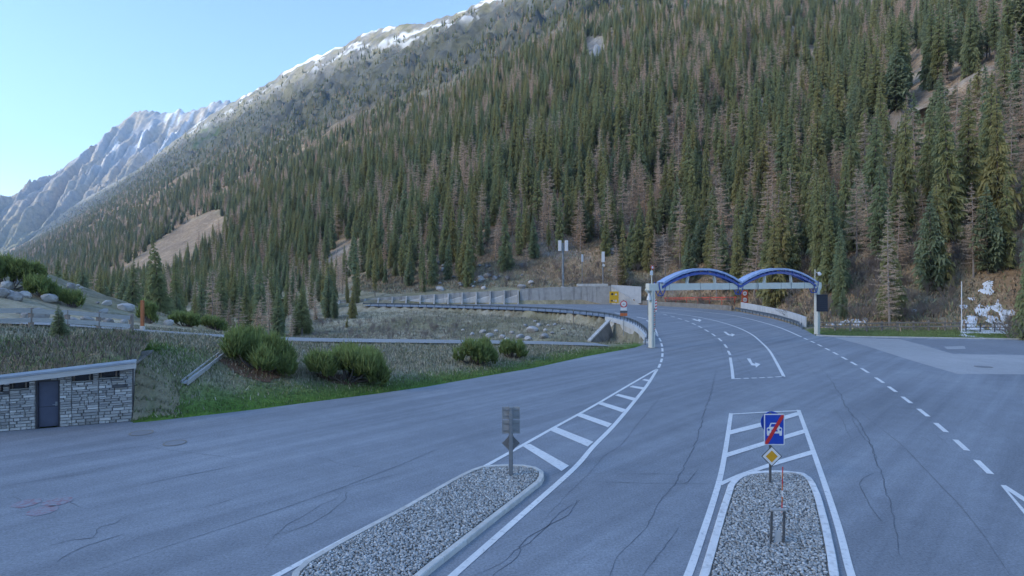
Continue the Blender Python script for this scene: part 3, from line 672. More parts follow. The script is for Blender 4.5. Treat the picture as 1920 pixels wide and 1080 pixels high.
def island(name, px, hk, mat, wk, label, ngr, base_fill):
    pl = resample([P(*p, 0) for p in px]+[P(*px[0], 0)], .5)[:-1]; pl = [p[:2] for p in pl]
    c = np.mean(pl, 0); t = thing(name, (c[0],c[1],0), label, 'traffic island'); org = (c[0],c[1],0)
    o_, i_ = offset_in(pl, wk); n = len(o_)
    for k in range(0, n, 2):                      # kerb stones of about a metre with open joints
        idx = [k, (k+1) % n, (k+2) % n if k+2 <= n else 0]
        oo = [np.array(o_[j % n]) for j in (k, k+1, min(k+2, n))]; ii = [np.array(i_[j % n]) for j in (k, k+1, min(k+2, n))]
        for ar in (oo, ii):
            d = ar[2]-ar[0]; d = d/(np.linalg.norm(d)+1e-9)*.006; ar[0] = ar[0]+d; ar[2] = ar[2]-d
        g_ = .018; vs, fs = [], []
        for j in range(3):
            dv = (ii[j]-oo[j]); dv = dv/(np.linalg.norm(dv)+1e-9)
            p1 = oo[j]+dv*.03
            vs += [(*oo[j],-.06),(*(oo[j]+dv*.012),hk-g_),(*p1,hk),(*ii[j],hk),(*ii[j],-.06)]
        for j in range(2):
            for q in range(4): fs.append((j*5+q, j*5+5+q, j*5+6+q, j*5+1+q))
        fs += [(0,1,2,3,4),(14,13,12,11,10)]
        MB().add(vs, fs).build('kerb_stone', M[mat], t, org)
    MB().sheet(i_, hk-.05).build('bed', M['conc_rough'], t, org)
    gravel('gravel', i_, hk-.02, ngr, t, org); return t
island('gravel_island', [(548,1082),(562,1066),(640,1020),(755,958),(850,903),(880,888),(905,879),(950,877),(990,878),(1010,883),(1022,892),(1020,906),(985,934),(930,978),(880,1018),(800,1082),(770,1110),(540,1110)], .13, 'kerb', .17,
       'long kerbed gravel island with a grey-backed signpost at its tip', 15000, None)
island('gravel_island', [(1304,1100),z7(100,1075),z7(160,880),z7(215,700),z7(268,545),z7(300,505),z7(350,480),z7(430,466),z7(560,460),z7(690,468),z7(745,482),z7(785,520),z7(830,620),z7(880,800),z7(915,960),z7(935,1080),(1578,1100)], .07, 'kerb_white', .2,
       'tapering gravel island edged in white under the blue sign', 13000, None)

# ================================================================== signs on the islands
def post(mb, x, y, z0, z1, r, n=10): return mb.tube([(x,y,z0),(x,y,z1)], r, n)
c = P(958, 893, .08); t = thing('signpost', (c[0],c[1],.08), 'grey signpost seen from behind with two plates and a diamond', 'signpost'); S1 = F/c[1]
mb = MB().beam((0,0,0),(0,0,2.2),.13,.13); mb.beam((0,-.07,0),(0,-.07,2.2),.04,.05); mb.build('post', M['galv'], t)
MB().box(-.10,-.12,-.03,.10,.10,.015).build('base_plate', M['iron'], t)
w_ = .285
for z0, z1 in ((1.80,2.20),(1.34,1.775)):
    p_ = MB().bbox(-w_,.075,z0,w_,.095,z1,.004).build('back_plate', M['signback'], t)
    MB().beam((-w_+.03,.062,z0+.10),(w_-.03,.062,z0+.10),.022,.03).build('stiffener', M['galv'], p_)
    MB().beam((-w_+.03,.062,z1-.10),(w_-.03,.062,z1-.10),.022,.03).build('stiffener', M['galv'], p_)
    for sx in (-1,1): MB().beam((sx*(w_-.01),.07,z0),(sx*(w_-.01),.07,z1),.02,.02).build('folded_rim', M['signback'], p_)
MB().plate([(-.29,0),(0,-.29),(.29,0),(0,.29)], (0,.10,1.03), (1,0,0), (0,0,1), .02).build('diamond_back', M['signdark'], t)
for z in (1.25,1.0,1.55,2.0): MB().box(-.09,.052,z,.09,.074,z+.035).build('clamp', M['galv'], t)

c = P(1445, 906, .05); t = thing('signpost', (c[0],c[1],.05), 'blue car sign crossed in red above a yellow diamond on a dark post', 'signpost')
post(MB(), 0, .03, 0, 2.17, .038).build('post', M['darkpost'], t)
MB().bbox(-.12,-.09,-.04,.12,.15,.02,.02).build('footing', M['conc_rough'], t)
def rrect(w, h, r, n=4):
    out = []
    for cx, cy, a0 in ((w-r,h-r,0),(-w+r,h-r,90),(-w+r,-h+r,180),(w-r,-h+r,270)):
        for i in range(n+1): a = math.radians(a0+90*i/n); out.append((cx+r*math.cos(a), cy+r*math.sin(a)))
    return out
AX, AZ = Vector((1,0,0)), Vector((0,0,1)); c0 = Vector((.10,-.02,1.67))
pl = MB().plate(rrect(.315,.48,.035), c0, AX, AZ, .012).build('blue_plate', M['white'], t)
MB().plate(rrect(.285,.45,.025), c0+Vector((0,-.012,0)), AX, AZ, .003).build('blue_field', M['signblue'], pl)
car = [(-.235,-.13),(-.235,.03),(-.215,.06),(-.17,.075),(-.125,.19),(-.10,.205),(.10,.205),(.125,.19),(.17,.075),(.215,.06),(.235,.03),(.235,-.13),(.225,-.19),(.16,-.19),(.15,-.12),(-.15,-.12),(-.16,-.19),(-.225,-.19)]
MB().plate(car, c0+Vector((0,-.016,0)), AX, AZ, .003).build('car_pictogram', M['white'], pl)
mb = MB()
mb.plate([(-.125,.085),(-.09,.175),(.09,.175),(.125,.085)], c0+Vector((0,-.0195,0)), AX, AZ, .002)
mb.build('pictogram_windscreen', M['signblue'], pl)
for sx in (-1,1): MB().plate([(sx*.18+.035*math.cos(a*.628), -.005+.035*math.sin(a*.628)) for a in range(10)], c0+Vector((0,-.0195,0)), AX, AZ, .002).build('pictogram_headlight', M['signblue'], pl)
MB().plate([(-.10,-.06),(.10,-.06),(.085,.0),(-.085,.0)], c0+Vector((0,-.0195,0)), AX, AZ, .002).build('pictogram_grille', M['signblue'], pl)
MB().plate([(-.285,-.45),(-.205,-.45),(.285,.38),(.285,.45),(.205,.45),(-.285,-.38)], c0+Vector((0,-.0225,0)), AX, AZ, .003).build('red_bar', M['red'], pl)
dg = Vector((.02,-.02,.84))
d_ = MB().plate([(-.32,0),(0,-.32),(.32,0),(0,.32)], dg, AX, AZ, .012).build('diamond_plate', M['darkpost'], t)
MB().plate([(-.285,0),(0,-.285),(.285,0),(0,.285)], dg+Vector((0,-.012,0)), AX, AZ, .003).build('diamond_rim', M['white'], d_)
MB().plate([(-.185,0),(0,-.185),(.185,0),(0,.185)], dg+Vector((0,-.0155,0)), AX, AZ, .003).build('diamond_field', M['yellow'], d_)
MB().plate([(.335*math.cos(a*math.pi/16), .335*math.sin(a*math.pi/16)) for a in range(32)], Vector((.08,.13,1.86)), AX, AZ, .015).build('round_plate', M['signblue'], t)
for z in (.62,1.35,1.95): MB().box(-.055,-.02,z,.075,.085,z+.03).build('clamp', M['galv'], t)
# white frame with a marker cane
c = P(1458, 1018, .05); t = thing('barrier_stand', (c[0],c[1],.04), 'low pale metal frame with dark legs standing in the gravel island', 'stand')
for sx in (-.16,.14):
    MB().beam((sx,0,-.05),(sx+.02,.0,.78),.045,.045).build('leg', M['darkpost'], t)
MB().bbox(-.17,-.04,.78,.18,.05,.83,.01).build('top_plate', M['signback'], t)
MB().plate([(-.07,0),(.09,0),(.11,.26),(-.04,.30)], (0,.04,.0), AX, AZ, .02).build('footing_plate', M['conc_pale'], t)
c = P(1466, 962, .05); t = thing('marker_cane', (c[0],c[1],.04), 'thin red and white marker cane behind the low metal frame', 'marker cane')
for k in range(8):
    MB().tube([(.003*k,0,.16*k-.02),(.003*(k+1),0,.16*(k+1)-.02)], .014, 6).build('band', M['red' if k % 2 else 'orange'] if k != 3 else M['white'], t)

# ================================================================== gantry
PL, PR = np.array(P(1222,652)[:2]), np.array(P(1532,627)[:2]); GV = PR-PL; GL = np.linalg.norm(GV); GV = GV/GL; ga = math.atan2(GV[1], GV[0])
g = thing('height_gantry', (PL[0],PL[1],0), 'cream steel portal across the road carrying two blue arches', 'gantry', rz=ga)
zb0, zb1 = 5.24, 5.88
b_ = MB().bbox(-.55,-.24,zb0,GL+.5,.24,zb1,.03).build('crossbeam', M['cream'], g)
for x in np.arange(2, GL, 4.1): MB().box(x-.012,-.262,zb0-.01,x+.012,.262,zb1+.012).build('weld_joint', M['galv'], b_)
for x in (0, GL):
    p_ = MB().bbox(x-.23,-.23,-.1,x+.23,.23,zb0,.03); p_ = p_.build('column', M['cream'], g)
    MB().box(x-.36,-.36,-.02,x+.36,.36,.03).build('base_plate', M['conc_rough'], p_)
    MB().box(x-.02,-.245,.1,x+.02,-.231,zb0-.05).build('seam', M['galv'], p_)
    MB().beam((x-.75 if x == 0 else x+.75, 0, zb0+.1),(x, 0, zb0-.7),.14,.14).build('bracket', M['cream'], p_)
for k in range(11):   # hazard stripes on the left column
    z = 1.45+k*.2
    MB().plate([(.02,z),(.20,z+.10),(.20,z+.19),(.02,z+.09)], (0,-.232,0), AX, AZ, .004).build('hazard_stripe', M['red'] if k % 2 else M['darkpost'], g)
def arch(t0, t1, zp):
    x0, x1 = t0*GL, t1*GL; n = 9; pr_ = []
    ze = 6.02
    for i in range(n+1):
        s = i/n; x = x0+(x1-x0)*s; z = ze+(zp-ze)*(1-(2*s-1)**2); pr_.append((x, z))
    hf, dp = .20, .8
    for nm, y0, y1, zo0, zo1, mt in (('arch_fascia',-dp/2-.06,-dp/2,-hf,0,'blue_light'),('arch_fascia',dp/2,dp/2+.06,-hf,0,'blue_light'),('arch_sheet',-dp/2,dp/2,-.05,-.01,'blue_light'),
                                     ('arch_rib',-dp/2+.05,-dp/2+.19,-hf-.40,-hf-.18,'blue'),('arch_rib',dp/2-.19,dp/2-.05,-hf-.34,-hf-.12,'blue')):
        mb = MB(); vs, fs = [], []
        for x, z in pr_: vs += [(x,y0,z+zo0),(x,y1,z+zo0),(x,y1,z+zo1),(x,y0,z+zo1)]
        for i in range(n):
            for q in range(4): fs.append((i*4+q, i*4+(q+1)%4, i*4+4+(q+1)%4, i*4+4+q))
        fs += [(3,2,1,0), (n*4,n*4+1,n*4+2,n*4+3)]
        mb.add(vs, [tuple(reversed(f)) for f in fs]); rb = mb.build(nm, M[mt], g)
    for i in range(1, n):
        x, z = pr_[i]
        MB().beam((x,-dp/2,z-hf-.18),(x,dp/2,z-hf-.16),.10,.12).build('purlin', M['blue'], g)
        MB().beam((x,-dp/2+.12,z-hf-.36),(x,-dp/2+.12,z-.05),.09,.09).build('web_bar', M['blue'], g)
    for i in range(0, n):
        (xa, za), (xb, zb) = pr_[i], pr_[i+1]
        MB().beam((xa,-dp/2+.12,za-hf-.40),(xb,-dp/2+.12,zb-.12),.05,.05).build('brace', M['blue'], g)
        MB().beam((xa,dp/2-.12,za-.15),(xb,dp/2-.12,zb-hf-.30),.05,.05).build('brace', M['blue'], g)
    for s in (.32,.68):
        x = x0+(x1-x0)*s; z = ze+(zp-ze)*(1-(2*s-1)**2)
        MB().beam((x,0,zb1-.01),(x-(.18 if s > .5 else -.18),0,z-hf-.15),.2,.2).build('arch_strut', M['cream'], g)
arch(.042, .47, 7.34); arch(.47, .974, 7.46)
for tx in (.042, .47, .974):      # hooked saddles under the beam where the arches land
    x = tx*GL
    mb = MB()
    for y in (-.30, .30):
        mb.tube([(x-.42,y,6.02),(x-.40,y,5.6),(x-.28,y,5.2),(x,y,4.75),(x+.28,y,5.2),(x+.40,y,5.6),(x+.42,y,6.02)], .05, 6)
    mb.beam((x,-.3,4.75),(x,.3,4.75),.1,.1); mb.build('saddle', M['blue'], g)
for tx in (.58,.80):
    x = tx*GL; MB().tube([(x-.1,-.27,6.1),(x,-.28,5.6),(x-.05,-.28,5.1)], .035, 6).build('cable', M['galv'], g)
# fittings fixed to the gantry
l_ = MB().tube([(-.45,-.1,zb0+.05),(-.45,-.1,4.95)], .03, 8).build('lamp_stem', M['galv'], g)
MB().tube([(-.45,-.1,4.98),(-.45,-.1,4.8),(-.45,-.1,4.45),(-.45,-.1,4.38)], [.06,.10,.2,.2], 12).build('bell_lamp', M['white'], g)
m_ = MB().tube([(.0,0,zb1),(.0,0,7.55)], .04, 8).build('mast', M['cream'], g)
MB().plate([(.20*math.cos(a*math.pi/10), .20*math.sin(a*math.pi/10)) for a in range(20)], (0,-.06,7.35), AX, AZ, .02).build('mast_disc', M['red'], m_)
MB().plate([(.12*math.cos(a*math.pi/10), .12*math.sin(a*math.pi/10)) for a in range(20)], (0,-.082,7.35), AX, AZ, .006).build('mast_disc_centre', M['white'], m_)
MB().box(-.26,-.09,6.65,.06,-.05,7.05).build('mast_plate', M['white'], m_)
m_ = MB().tube([(GL-.55,-.1,zb1),(GL-.55,-.1,7.35)], .04, 8).build('mast', M['cream'], g)
MB().tube([(GL-.55,-.1,7.1),(GL-.25,-.25,6.95),(GL-.05,-.35,6.8)], [.03,.03,.03], 6).build('camera_arm', M['white'], m_)
MB().tube([(GL-.30,-.3,7.0),(GL-.18,-.33,6.95),(GL-.02,-.36,6.78),(GL+.02,-.37,6.70)], [.05,.16,.19,.12], 10).build('dome_camera', M['white'], m_)
vx = MB().bbox(-.56,-.16,2.62,.60,.16,4.48,.02).build('message_box', M['black'], g); vx.location = (GL+.2,-.42,0); vx.rotation_euler = (0,0,-ga-.22)
for k in range(1,8): MB().box(-.54,-.167,2.62+k*.23,.58,-.162,2.64+k*.23).build('message_row', M['darkpost'], vx)
MB().box(-.58,-.20,4.49,.62,.18,4.53).build('message_hood', M['darkpost'], vx)

# ================================================================== round signs, yellow board, red barrier
DIG = {'6':[(0,0),(0,2),(1,2),(1,1.7),(.3,1.7),(.3,1.2),(1,1.2),(1,0)],'0':None}
def ring_sign(o, r, parent, name='round_plate', rim='red'):
    n = 24; o = Vector(o); circ = lambda q: [(q*math.cos(2*math.pi*i/n), q*math.sin(2*math.pi*i/n)) for i in range(n)]
    p_ = MB().plate(circ(r), o, AX, AZ, .02).build(name, M[rim], parent)
    MB().plate(circ(r*.74), o+Vector((0,-.02,0)), AX, AZ, .008).build('sign_field', M['white'], p_); return p_
def text_on(parent, s, o, h, mat, sp=1.0):
    cu = bpy.data.curves.new('lettering', 'FONT'); cu.body = s; cu.size = h; cu.align_x = 'CENTER'; cu.align_y = 'CENTER'; cu.extrude = .004; cu.offset = h*.015
    ob = bpy.data.objects.new('lettering', cu); dg = bpy.context.evaluated_depsgraph_get(); COL.objects.link(ob); bpy.context.view_layer.update()
    me = bpy.data.meshes.new_from_object(ob.evaluated_get(bpy.context.evaluated_depsgraph_get())); bpy.data.objects.remove(ob)
    me.transform(Matrix.Rotation(math.radians(90), 4, 'X')); me.materials.clear(); me.materials.append(M[mat])
    q = bpy.data.objects.new('lettering', me); COL.objects.link(q); q.parent = parent; q.location = o; return q
# left: no-overtaking disc with plate and lamps
bx_ = (16.3+.1, 84.0); t = thing('signpost', (15.9,83.5,-1.2), 'round red-rimmed sign with two orange lamps beside the curved guardrail', 'signpost')
zz = lambda y: CZ-(y-YH)/F*83.5+1.2
MB().tube([(0,.08,-.6),(0,.08,zz(562))], .05, 8).build('post', M['galv'], t)
p_ = ring_sign((0,0,zz(570)), .50, t); text_on(p_, '⇄' if False else '-o-', (0,-.032,zz(570)), .34, 'darkpost')
MB().box(-.46,-.01,zz(582),.46,.02,zz(576.5)).build('white_plate', M['white'], t)
for k, sx in enumerate((-.27,.27)):
    MB().box(sx-.24,-.06,zz(586.5),sx+.24,.04,zz(583)).build('lamp_visor', M['darkpost'], t)
    MB().box(sx-.24,-.05,zz(592.5),sx+.24,.03,zz(587)).build('lamp', M['orange'], t)
# centre pair at the parapet
t = thing('signpost', (44.6,112.4,0), 'two red-ringed round signs on an orange board by the parapet', 'signpost'); zz = lambda y: CZ-(y-YH)/F*112.4
MB().bbox(-.62,.0,zz(568),.62,.06,zz(544.0),.01).build('board', M['orange'], t)
for y, s in ((550.2,'60'),(562.0,'o o')):
    p_ = ring_sign((0,-.03,zz(y)), .54, t, 'round_plate', 'white'); n = 24
    MB().add([(.54*math.cos(2*math.pi*i/n),-.062,zz(y)+.54*math.sin(2*math.pi*i/n)) for i in range(n)]+[(.42*math.cos(2*math.pi*i/n),-.062,zz(y)+.42*math.sin(2*math.pi*i/n)) for i in range(n)],
             [(i,(i+1)%n,n+(i+1)%n,n+i) for i in range(n)]).build('red_ring', M['red'], p_)
    text_on(p_, s, (0,-.07,zz(y)), .42, 'darkpost')
MB().bbox(-.58,-.1,zz(575.5),.58,.2,zz(568.3),.02).build('cabinet', M['white'], t)
MB().box(-.1,-.05,-.1,.1,.1,zz(575.5)).build('post', M['galv'], t)
# red-white marker board right of the left column
t = thing('hazard_marker', (*PD(1229,575,75)[:2],0), 'small red and white striped board behind the left gantry column', 'marker board'); zz = lambda y: CZ-(y-YH)/F*75
MB().bbox(-.17,0,zz(584),.17,.03,zz(561),.005).build('board', M['white'], t)
for k in range(4):
    z = zz(583)+k*.38; MB().plate([(-.17,z),(.17,z+.17),(.17,z+.36),(-.17,z+.19)], (0,0,0), AX, AZ, .005).build('stripe', M['red'], t)
MB().box(-.04,.03,-.05,.04,.09,zz(562)).build('post', M['galv'], t)
t = thing('hazard_post', (*P(1216.5,594)[:2],0), 'slim grey striped post behind the left gantry column', 'post')
MB().bbox(-.22,-.1,-.1,.22,.1,2.9,.02).build('post', M['galv'], t); MB().box(-.17,-.104,.3,.17,-.1,1.2).build('dark_panel', M['darkpost'], t)
# red barrier rails beyond the road
t = thing('red_barrier', (44,138,0), 'long low red barrier rail on posts behind the low wall', 'barrier')
A_, B_ = np.array(PD(1246,559,136)), np.array(PD(1381,557.5,117.5))
for k, (f0, f1) in enumerate(((0,.33),(.335,.66),(.665,1))):
    a, b = A_+(B_-A_)*f0, A_+(B_-A_)*f1
    MB().beam(a, b, .05, .24).build('red_rail', M['redrail'], t, (44,138,0)); MB().beam(a-np.array((0,0,.42)), b-np.array((0,0,.36)), .05, .09).build('red_rail', M['redrail'], t, (44,138,0))
for f in np.linspace(.02,.98,7):
    a = A_+(B_-A_)*f; MB().beam((a[0],a[1]+.1,a[2]+.25),(a[0],a[1]+.1,float(H(a[0],a[1])[0])-.2),.1,.1).build('post', M['redrail'], t, (44,138,0))
# ================================================================== walls along the road
def smooth_line(pts, step): return resample(crom(pts, 8), step)
def wall_panels(root, org, base, top, thick, mat, name='wall_panel', joint=.03, z0=-.4, cap=None):
    for i in range(len(base)-1):
        a, b = np.array(base[i][:2]), np.array(base[i+1][:2]); d = b-a; l = np.linalg.norm(d); d = d/l; n = np.array((-d[1], d[0]))
        a2, b2 = a+d*joint/2, b-d*joint/2; za, zb = top[i], top[i+1]
        z_ = z0 if not hasattr(z0,'__len__') else min(z0[i], z0[i+1])
        vs = [(*a2,z_),(*b2,z_),(*(b2+n*thick),z_),(*(a2+n*thick),z_),(*a2,za),(*b2,zb),(*(b2+n*thick),zb),(*(a2+n*thick),za)]
        p_ = MB().add(vs, [(3,2,1,0),(4,5,6,7),(0,1,5,4),(1,2,6,5),(2,3,7,6),(3,0,4,7)]).build(name, M[mat], root, org)
        if cap:
            e = .05; vs = [(*(a-n*e),za),(*(b-n*e),zb),(*(b+n*(thick+e)),zb),(*(a+n*(thick+e)),za)]; vs += [(x,y,z+cap) for x,y,z in vs]
            MB().add(vs, [(3,2,1,0),(4,5,6,7),(0,1,5,4),(1,2,6,5),(2,3,7,6),(3,0,4,7)]).build('coping', M['conc_light'], p_, org)
# buttressed part
org = (-14,143,0); t = thing('retaining_wall', org, 'long concrete retaining wall with sloping buttresses behind the road', 'wall')
nb = 14; xs = np.linspace(-46, 1.6, nb+1); base = [(x, 143.0+max(0,-33-x)*.25, 0) for x in xs]; top = list(np.interp(xs, [-46,-33,-13,1.6], [.5,1.5,2.75,3.45]))
wall_panels(t, org, base, top, .5, 'conc')
for i in range(1, nb+1):
    x, y, _ = base[i]; h = top[i]
    MB().add([(x-.28,y-.02,-.4),(x+.02,y-.02,-.4),(x+.02,y-.02,h+.04),(x-.28,y-.02,h+.04),(x-.28,y-1.15,-.4),(x+.02,y-1.15,-.4),(x+.02,y-.28,h+.04),(x-.28,y-.28,h+.04)],
             [(0,1,2,3),(4,7,6,5),(0,4,5,1),(3,2,6,7),(0,3,7,4),(1,5,6,2)]).build('buttress', M['conc_light'], t, org)
for i in range(nb):
    (xa, ya, _), (xb, yb, _) = base[i], base[i+1]; h = top[i]*.48
    MB().add([(xa+.06,ya-.30,-.4),(xb-.32,yb-.30,-.4),(xb-.32,yb-.02,-.4),(xa+.06,ya-.02,-.4),(xa+.06,ya-.18,h*.75),(xb-.32,yb-.18,h*1.35),(xb-.32,yb-.02,h*1.45),(xa+.06,ya-.02,h*.85)],
             [(3,2,1,0),(4,5,6,7),(0,1,5,4),(1,2,6,5),(2,3,7,6),(3,0,4,7)]).build('footing', M['conc_light'], t, org)
# plain high part
org = (14,143,0); t = thing('retaining_wall', org, 'high flat concrete wall streaked with dark runs below the antenna masts', 'wall')
xs = np.array([1.9,5.1,9.7,13.4,17.0,20.6,24.0]); base = [(x, 142.9-(max(0,x-17))*.06, 0) for x in xs]; top = list(np.interp(xs, [1.9,9,24], [3.55,3.95,4.35]))
wall_panels(t, org, base, top, .6, 'conc', cap=.10)
vs = [(24.1,142.45,-.4),(30.5,139.6,-.4),(30.5,140.1,-.4),(24.1,143.05,-.4),(24.1,142.45,4.3),(30.5,139.6,.05),(30.5,140.1,.05),(24.1,143.05,4.3)]
MB().add(vs, [(3,2,1,0),(4,5,6,7),(0,1,5,4),(1,2,6,5),(2,3,7,6),(3,0,4,7)]).build('sloping_end', M['conc_light'], t, org)
vs = [(24.3,143.1,.3),(31,140.8,.3),(31,141.4,.3),(24.3,143.9,.3),(24.3,143.1,4.7),(31,140.8,4.3),(31,141.4,4.3),(24.3,143.9,4.7)]
MB().add(vs, [(3,2,1,0),(4,5,6,7),(0,1,5,4),(1,2,6,5),(2,3,7,6),(3,0,4,7)]).build('rear_wall', M['conc_pale'], t, org)
MB().box(16,143.5,4.35,23.5,145.5,4.95).build('upper_plinth', M['conc_light'], t, org)
# yellow board on the wall
o = PD(1151.5,556,139.0); t = thing('yellow_board', (o[0],139.0,CZ-(568-YH)/F*139), 'square yellow warning board with dark symbols at the end of the high wall', 'warning board'); h_ = 21.5/F*139; w2 = 8.6/F*139
p_ = MB().bbox(-w2,0,0,w2,.08,h_,.01).build('board', M['yellow_panel'], t)
mb = MB().plate([(-.75,1.95),(-.55,1.85),(-.2,1.9),(-.15,2.2),(-.45,2.38),(-.7,2.25)], (0,0,0), AX, AZ, .012); mb.build('symbol', M['black'], p_)
MB().plate([(.15,1.85),(.72,1.85),(.45,2.35)], (0,0,0), AX, AZ, .012).build('symbol', M['white'], p_)
MB().plate([(-.8,.35),(-.3,.35),(-.3,.62),(-.55,.72),(-.8,.6)], (0,0,0), AX, AZ, .012).build('symbol', M['black'], p_)
MB().plate([(.12,.32),(.75,.32),(.45,.8)], (0,0,0), AX, AZ, .012).build('symbol', M['white'], p_)
MB().plate([(-.2,.45),(.05,.45),(.05,.7),(-.2,.7)], (0,0,0), AX, AZ, .012).build('symbol', M['white'], p_)
for sx in (-.6,.6): MB().box(sx-.05,.085,-1.3,sx+.05,.17,h_).build('post', M['galv'], t)
# low wall on the outside of the bend
org = (38,128,0); t = thing('low_wall', org, 'low weathered concrete wall along the outside of the bend', 'wall')
base = smooth_line([(31.5,140.2),(34.4,133.4),(39.8,123.7),(43.1,114.5)], 2.6)[::-1]
wall_panels(t, org, base, [.95]*len(base), .35, 'conc_rough')
# pale parapet on the right
org = (40.5,90,0); t = thing('parapet_wall', org, 'pale concrete parapet of upright panels behind the right guardrail', 'wall')
base = smooth_line([(43.9,112),(43.2,104),(41.8,91.8),(40.0,83),(37.9,75.5)], 2.0)[::-1]
wall_panels(t, org, base, list(np.linspace(1.35,1.75,len(base))), .22, 'conc_pale', joint=.05)
# bridge wall under the inside of the bend
org = (15.5,76,-3); t = thing('bridge_wall', org, 'curved concrete wall carrying the road edge beside the left gantry column', 'wall')
edge = smooth_line([(13.0,57.5)]+LE[1:7], 2.4)
wall_panels(t, org, edge[::-1], [-.05]*len(edge), .5, 'conc_light', joint=.01, z0=-4.2)
for i in range(len(edge)-1):
    a, b = np.array(edge[i][:2]), np.array(edge[i+1][:2]); d = (b-a)/np.linalg.norm(b-a); n = np.array((-d[1], d[0]))
    vs = [(*(a+n*.16),-.5),(*(b+n*.16),-.5),(*(b-n*.45),-.5),(*(a-n*.45),-.5),(*(a+n*.16),.14),(*(b+n*.16),.14),(*(b-n*.45),.14),(*(a-n*.45),.14)]
    MB().add(vs, [(3,2,1,0),(4,5,6,7),(0,1,5,4),(1,2,6,5),(2,3,7,6),(3,0,4,7)]).build('edge_beam', M['conc_pale'], t, org)
A1, A2, A3 = PD(1104,641,80), PD(1142,601.5,90), PD(1153,641,88.6)
MB().add([A1,A3,A2,(A1[0]+.1,A1[1]+.5,A1[2]),(A3[0]+.1,A3[1]+.5,A3[2]),(A2[0]+.1,A2[1]+.5,A2[2])], [(0,1,2),(5,4,3),(0,3,4,1),(1,4,5,2),(2,5,3,0)]).build('wing_wall', M['conc_rough'], t, org)
MB().beam((A1[0],A1[1]-.1,A1[2]+.12),(A2[0],A2[1]-.1,A2[2]+.12),.5,.22).build('wing_coping', M['conc_light'], t, org)

# ================================================================== guardrails
def guardrail(name, line_, label, step=2.0, zt=.75, end_drop=False):
    pts = smooth_line(line_, step); c = pts[len(pts)//2]; t = thing(name, (c[0],c[1],0), label, 'guardrail'); org = (c[0],c[1],0)
    prof = [(.0,-.155),(.05,-.13),(.05,-.07),(.0,-.04),(.0,.04),(.05,.07),(.05,.13),(.0,.155)]
    mb = MB(); vs, fs = [], []; n = len(prof)
    for i, p in enumerate(pts):
        a = pts[max(i-1,0)]; b = pts[min(i+1,len(pts)-1)]; dx, dy = b[0]-a[0], b[1]-a[1]; l = math.hypot(dx,dy); nx, ny = dy/l, -dx/l
        zz = zt-.155
        if end_drop and i >= len(pts)-2: zz = zz-(i-len(pts)+3)*.26
        for o_, z in prof: vs.append((p[0]+nx*o_, p[1]+ny*o_, zz+z))
        for o_, z in reversed(prof): vs.append((p[0]+nx*(o_-.015), p[1]+ny*(o_-.015), zz+z))
    m = 2*n
    for i in range(len(pts)-1):
        for k in range(m): fs.append((i*m+k, i*m+(k+1)%m, i*m+m+(k+1)%m, i*m+m+k))
    mb.add(vs, fs).build('rail', M['rail'], t, org)
    for i, p in enumerate(pts[:-1] if end_drop else pts):
        a = pts[max(i-1,0)]; b = pts[min(i+1,len(pts)-1)]
        d = Vector((b[0]-a[0], b[1]-a[1], 0)).normalized(); n_2 = Vector((d.y,-d.x,0))
        q = Vector((p[0],p[1],0))-n_2*.09
        MB().beam(q+Vector((0,0,-.4)), q+Vector((0,0,zt-.03)), .10, .07, d).build('post', M['rail'], t, org)
    return t
gl_ = []
for i, p in enumerate(LE):
    a = LE[max(i-1,0)]; b = LE[min(i+1,len(LE)-1)]; dx, dy = b[0]-a[0], b[1]-a[1]; l = math.hypot(dx,dy); gl_.append((p[0]+dy/l*.25, p[1]-dx/l*.25))
guardrail('guardrail', gl_, 'long curved steel guardrail along the embankment on the inside of the bend')
guardrail('guardrail', [(43.0,113),(42.3,104),(40.9,91.6),(38.9,82.5),(37.3,76.5),(36.0,72.6)], 'short steel guardrail in front of the pale parapet', end_drop=True)

# ================================================================== antenna masts
for px, yt, yb, d, r, kind, lb in ((1055.5,451,541,146,.32,2,'tallest antenna mast with two white panels behind the concrete wall'),(1091.5,477,535,148,.09,1,'thin antenna pole with one small panel, middle of the three'),(1130.5,472,533,147,.16,1,'antenna mast with a white panel and small dish nearest the yellow board')):
    X = (px-960)/F*d; zt = CZ-(yt-YH)/F*d; zb = float(H(X,d)[0])-.3; t = thing('antenna_mast', (X,d,zb), lb, 'antenna mast', 'antenna masts above the wall'); h = zt-zb
    MB().tube([(0,0,0),(0,0,h*.5),(0,0,h-.6)], [r, r*.92, r*.8], 12).build('pole', M['galv'], t)
    MB().tube([(0,0,-.1),(0,0,.5)], r*1.8, 12).build('foot', M['conc_light'], t)
    for s in ((-1,1) if kind == 2 else (0,)):
        ph = 2.6 if r > .1 else 1.9; pw = .42 if kind == 2 else (.36 if r > .1 else .22)
        cx = s*.82
        a_ = MB().bbox(cx-pw*(1 if s else 1.1),-.30-r,h-ph,cx+pw*(1 if s else 1.1),-.05-r,h,.05).build('antenna_panel', M['white'], t)
        MB().beam((cx*.3,0,h-.8),(cx,-.1-r,h-.8),.08,.08).beam((cx*.3,0,h-ph+.5),(cx,-.1-r,h-ph+.5),.08,.08).build('bracket', M['galv'], a_)
    if r == .16:
        MB().tube([(.1,-.45,h-3.4),(.1,-.3,h-3.4),(.1,-.2,h-3.4)], [.34,.33,.15], 14).build('dish', M['white'], t); MB().box(-.3,-.35,h-4.4,.0,-.1,h-3.9).build('equipment_box', M['signback'], t)
    if r == .32: MB().box(-.28,-.42,h*.18,.28,-.31,h*.3).build('equipment_box', M['galv'], t)

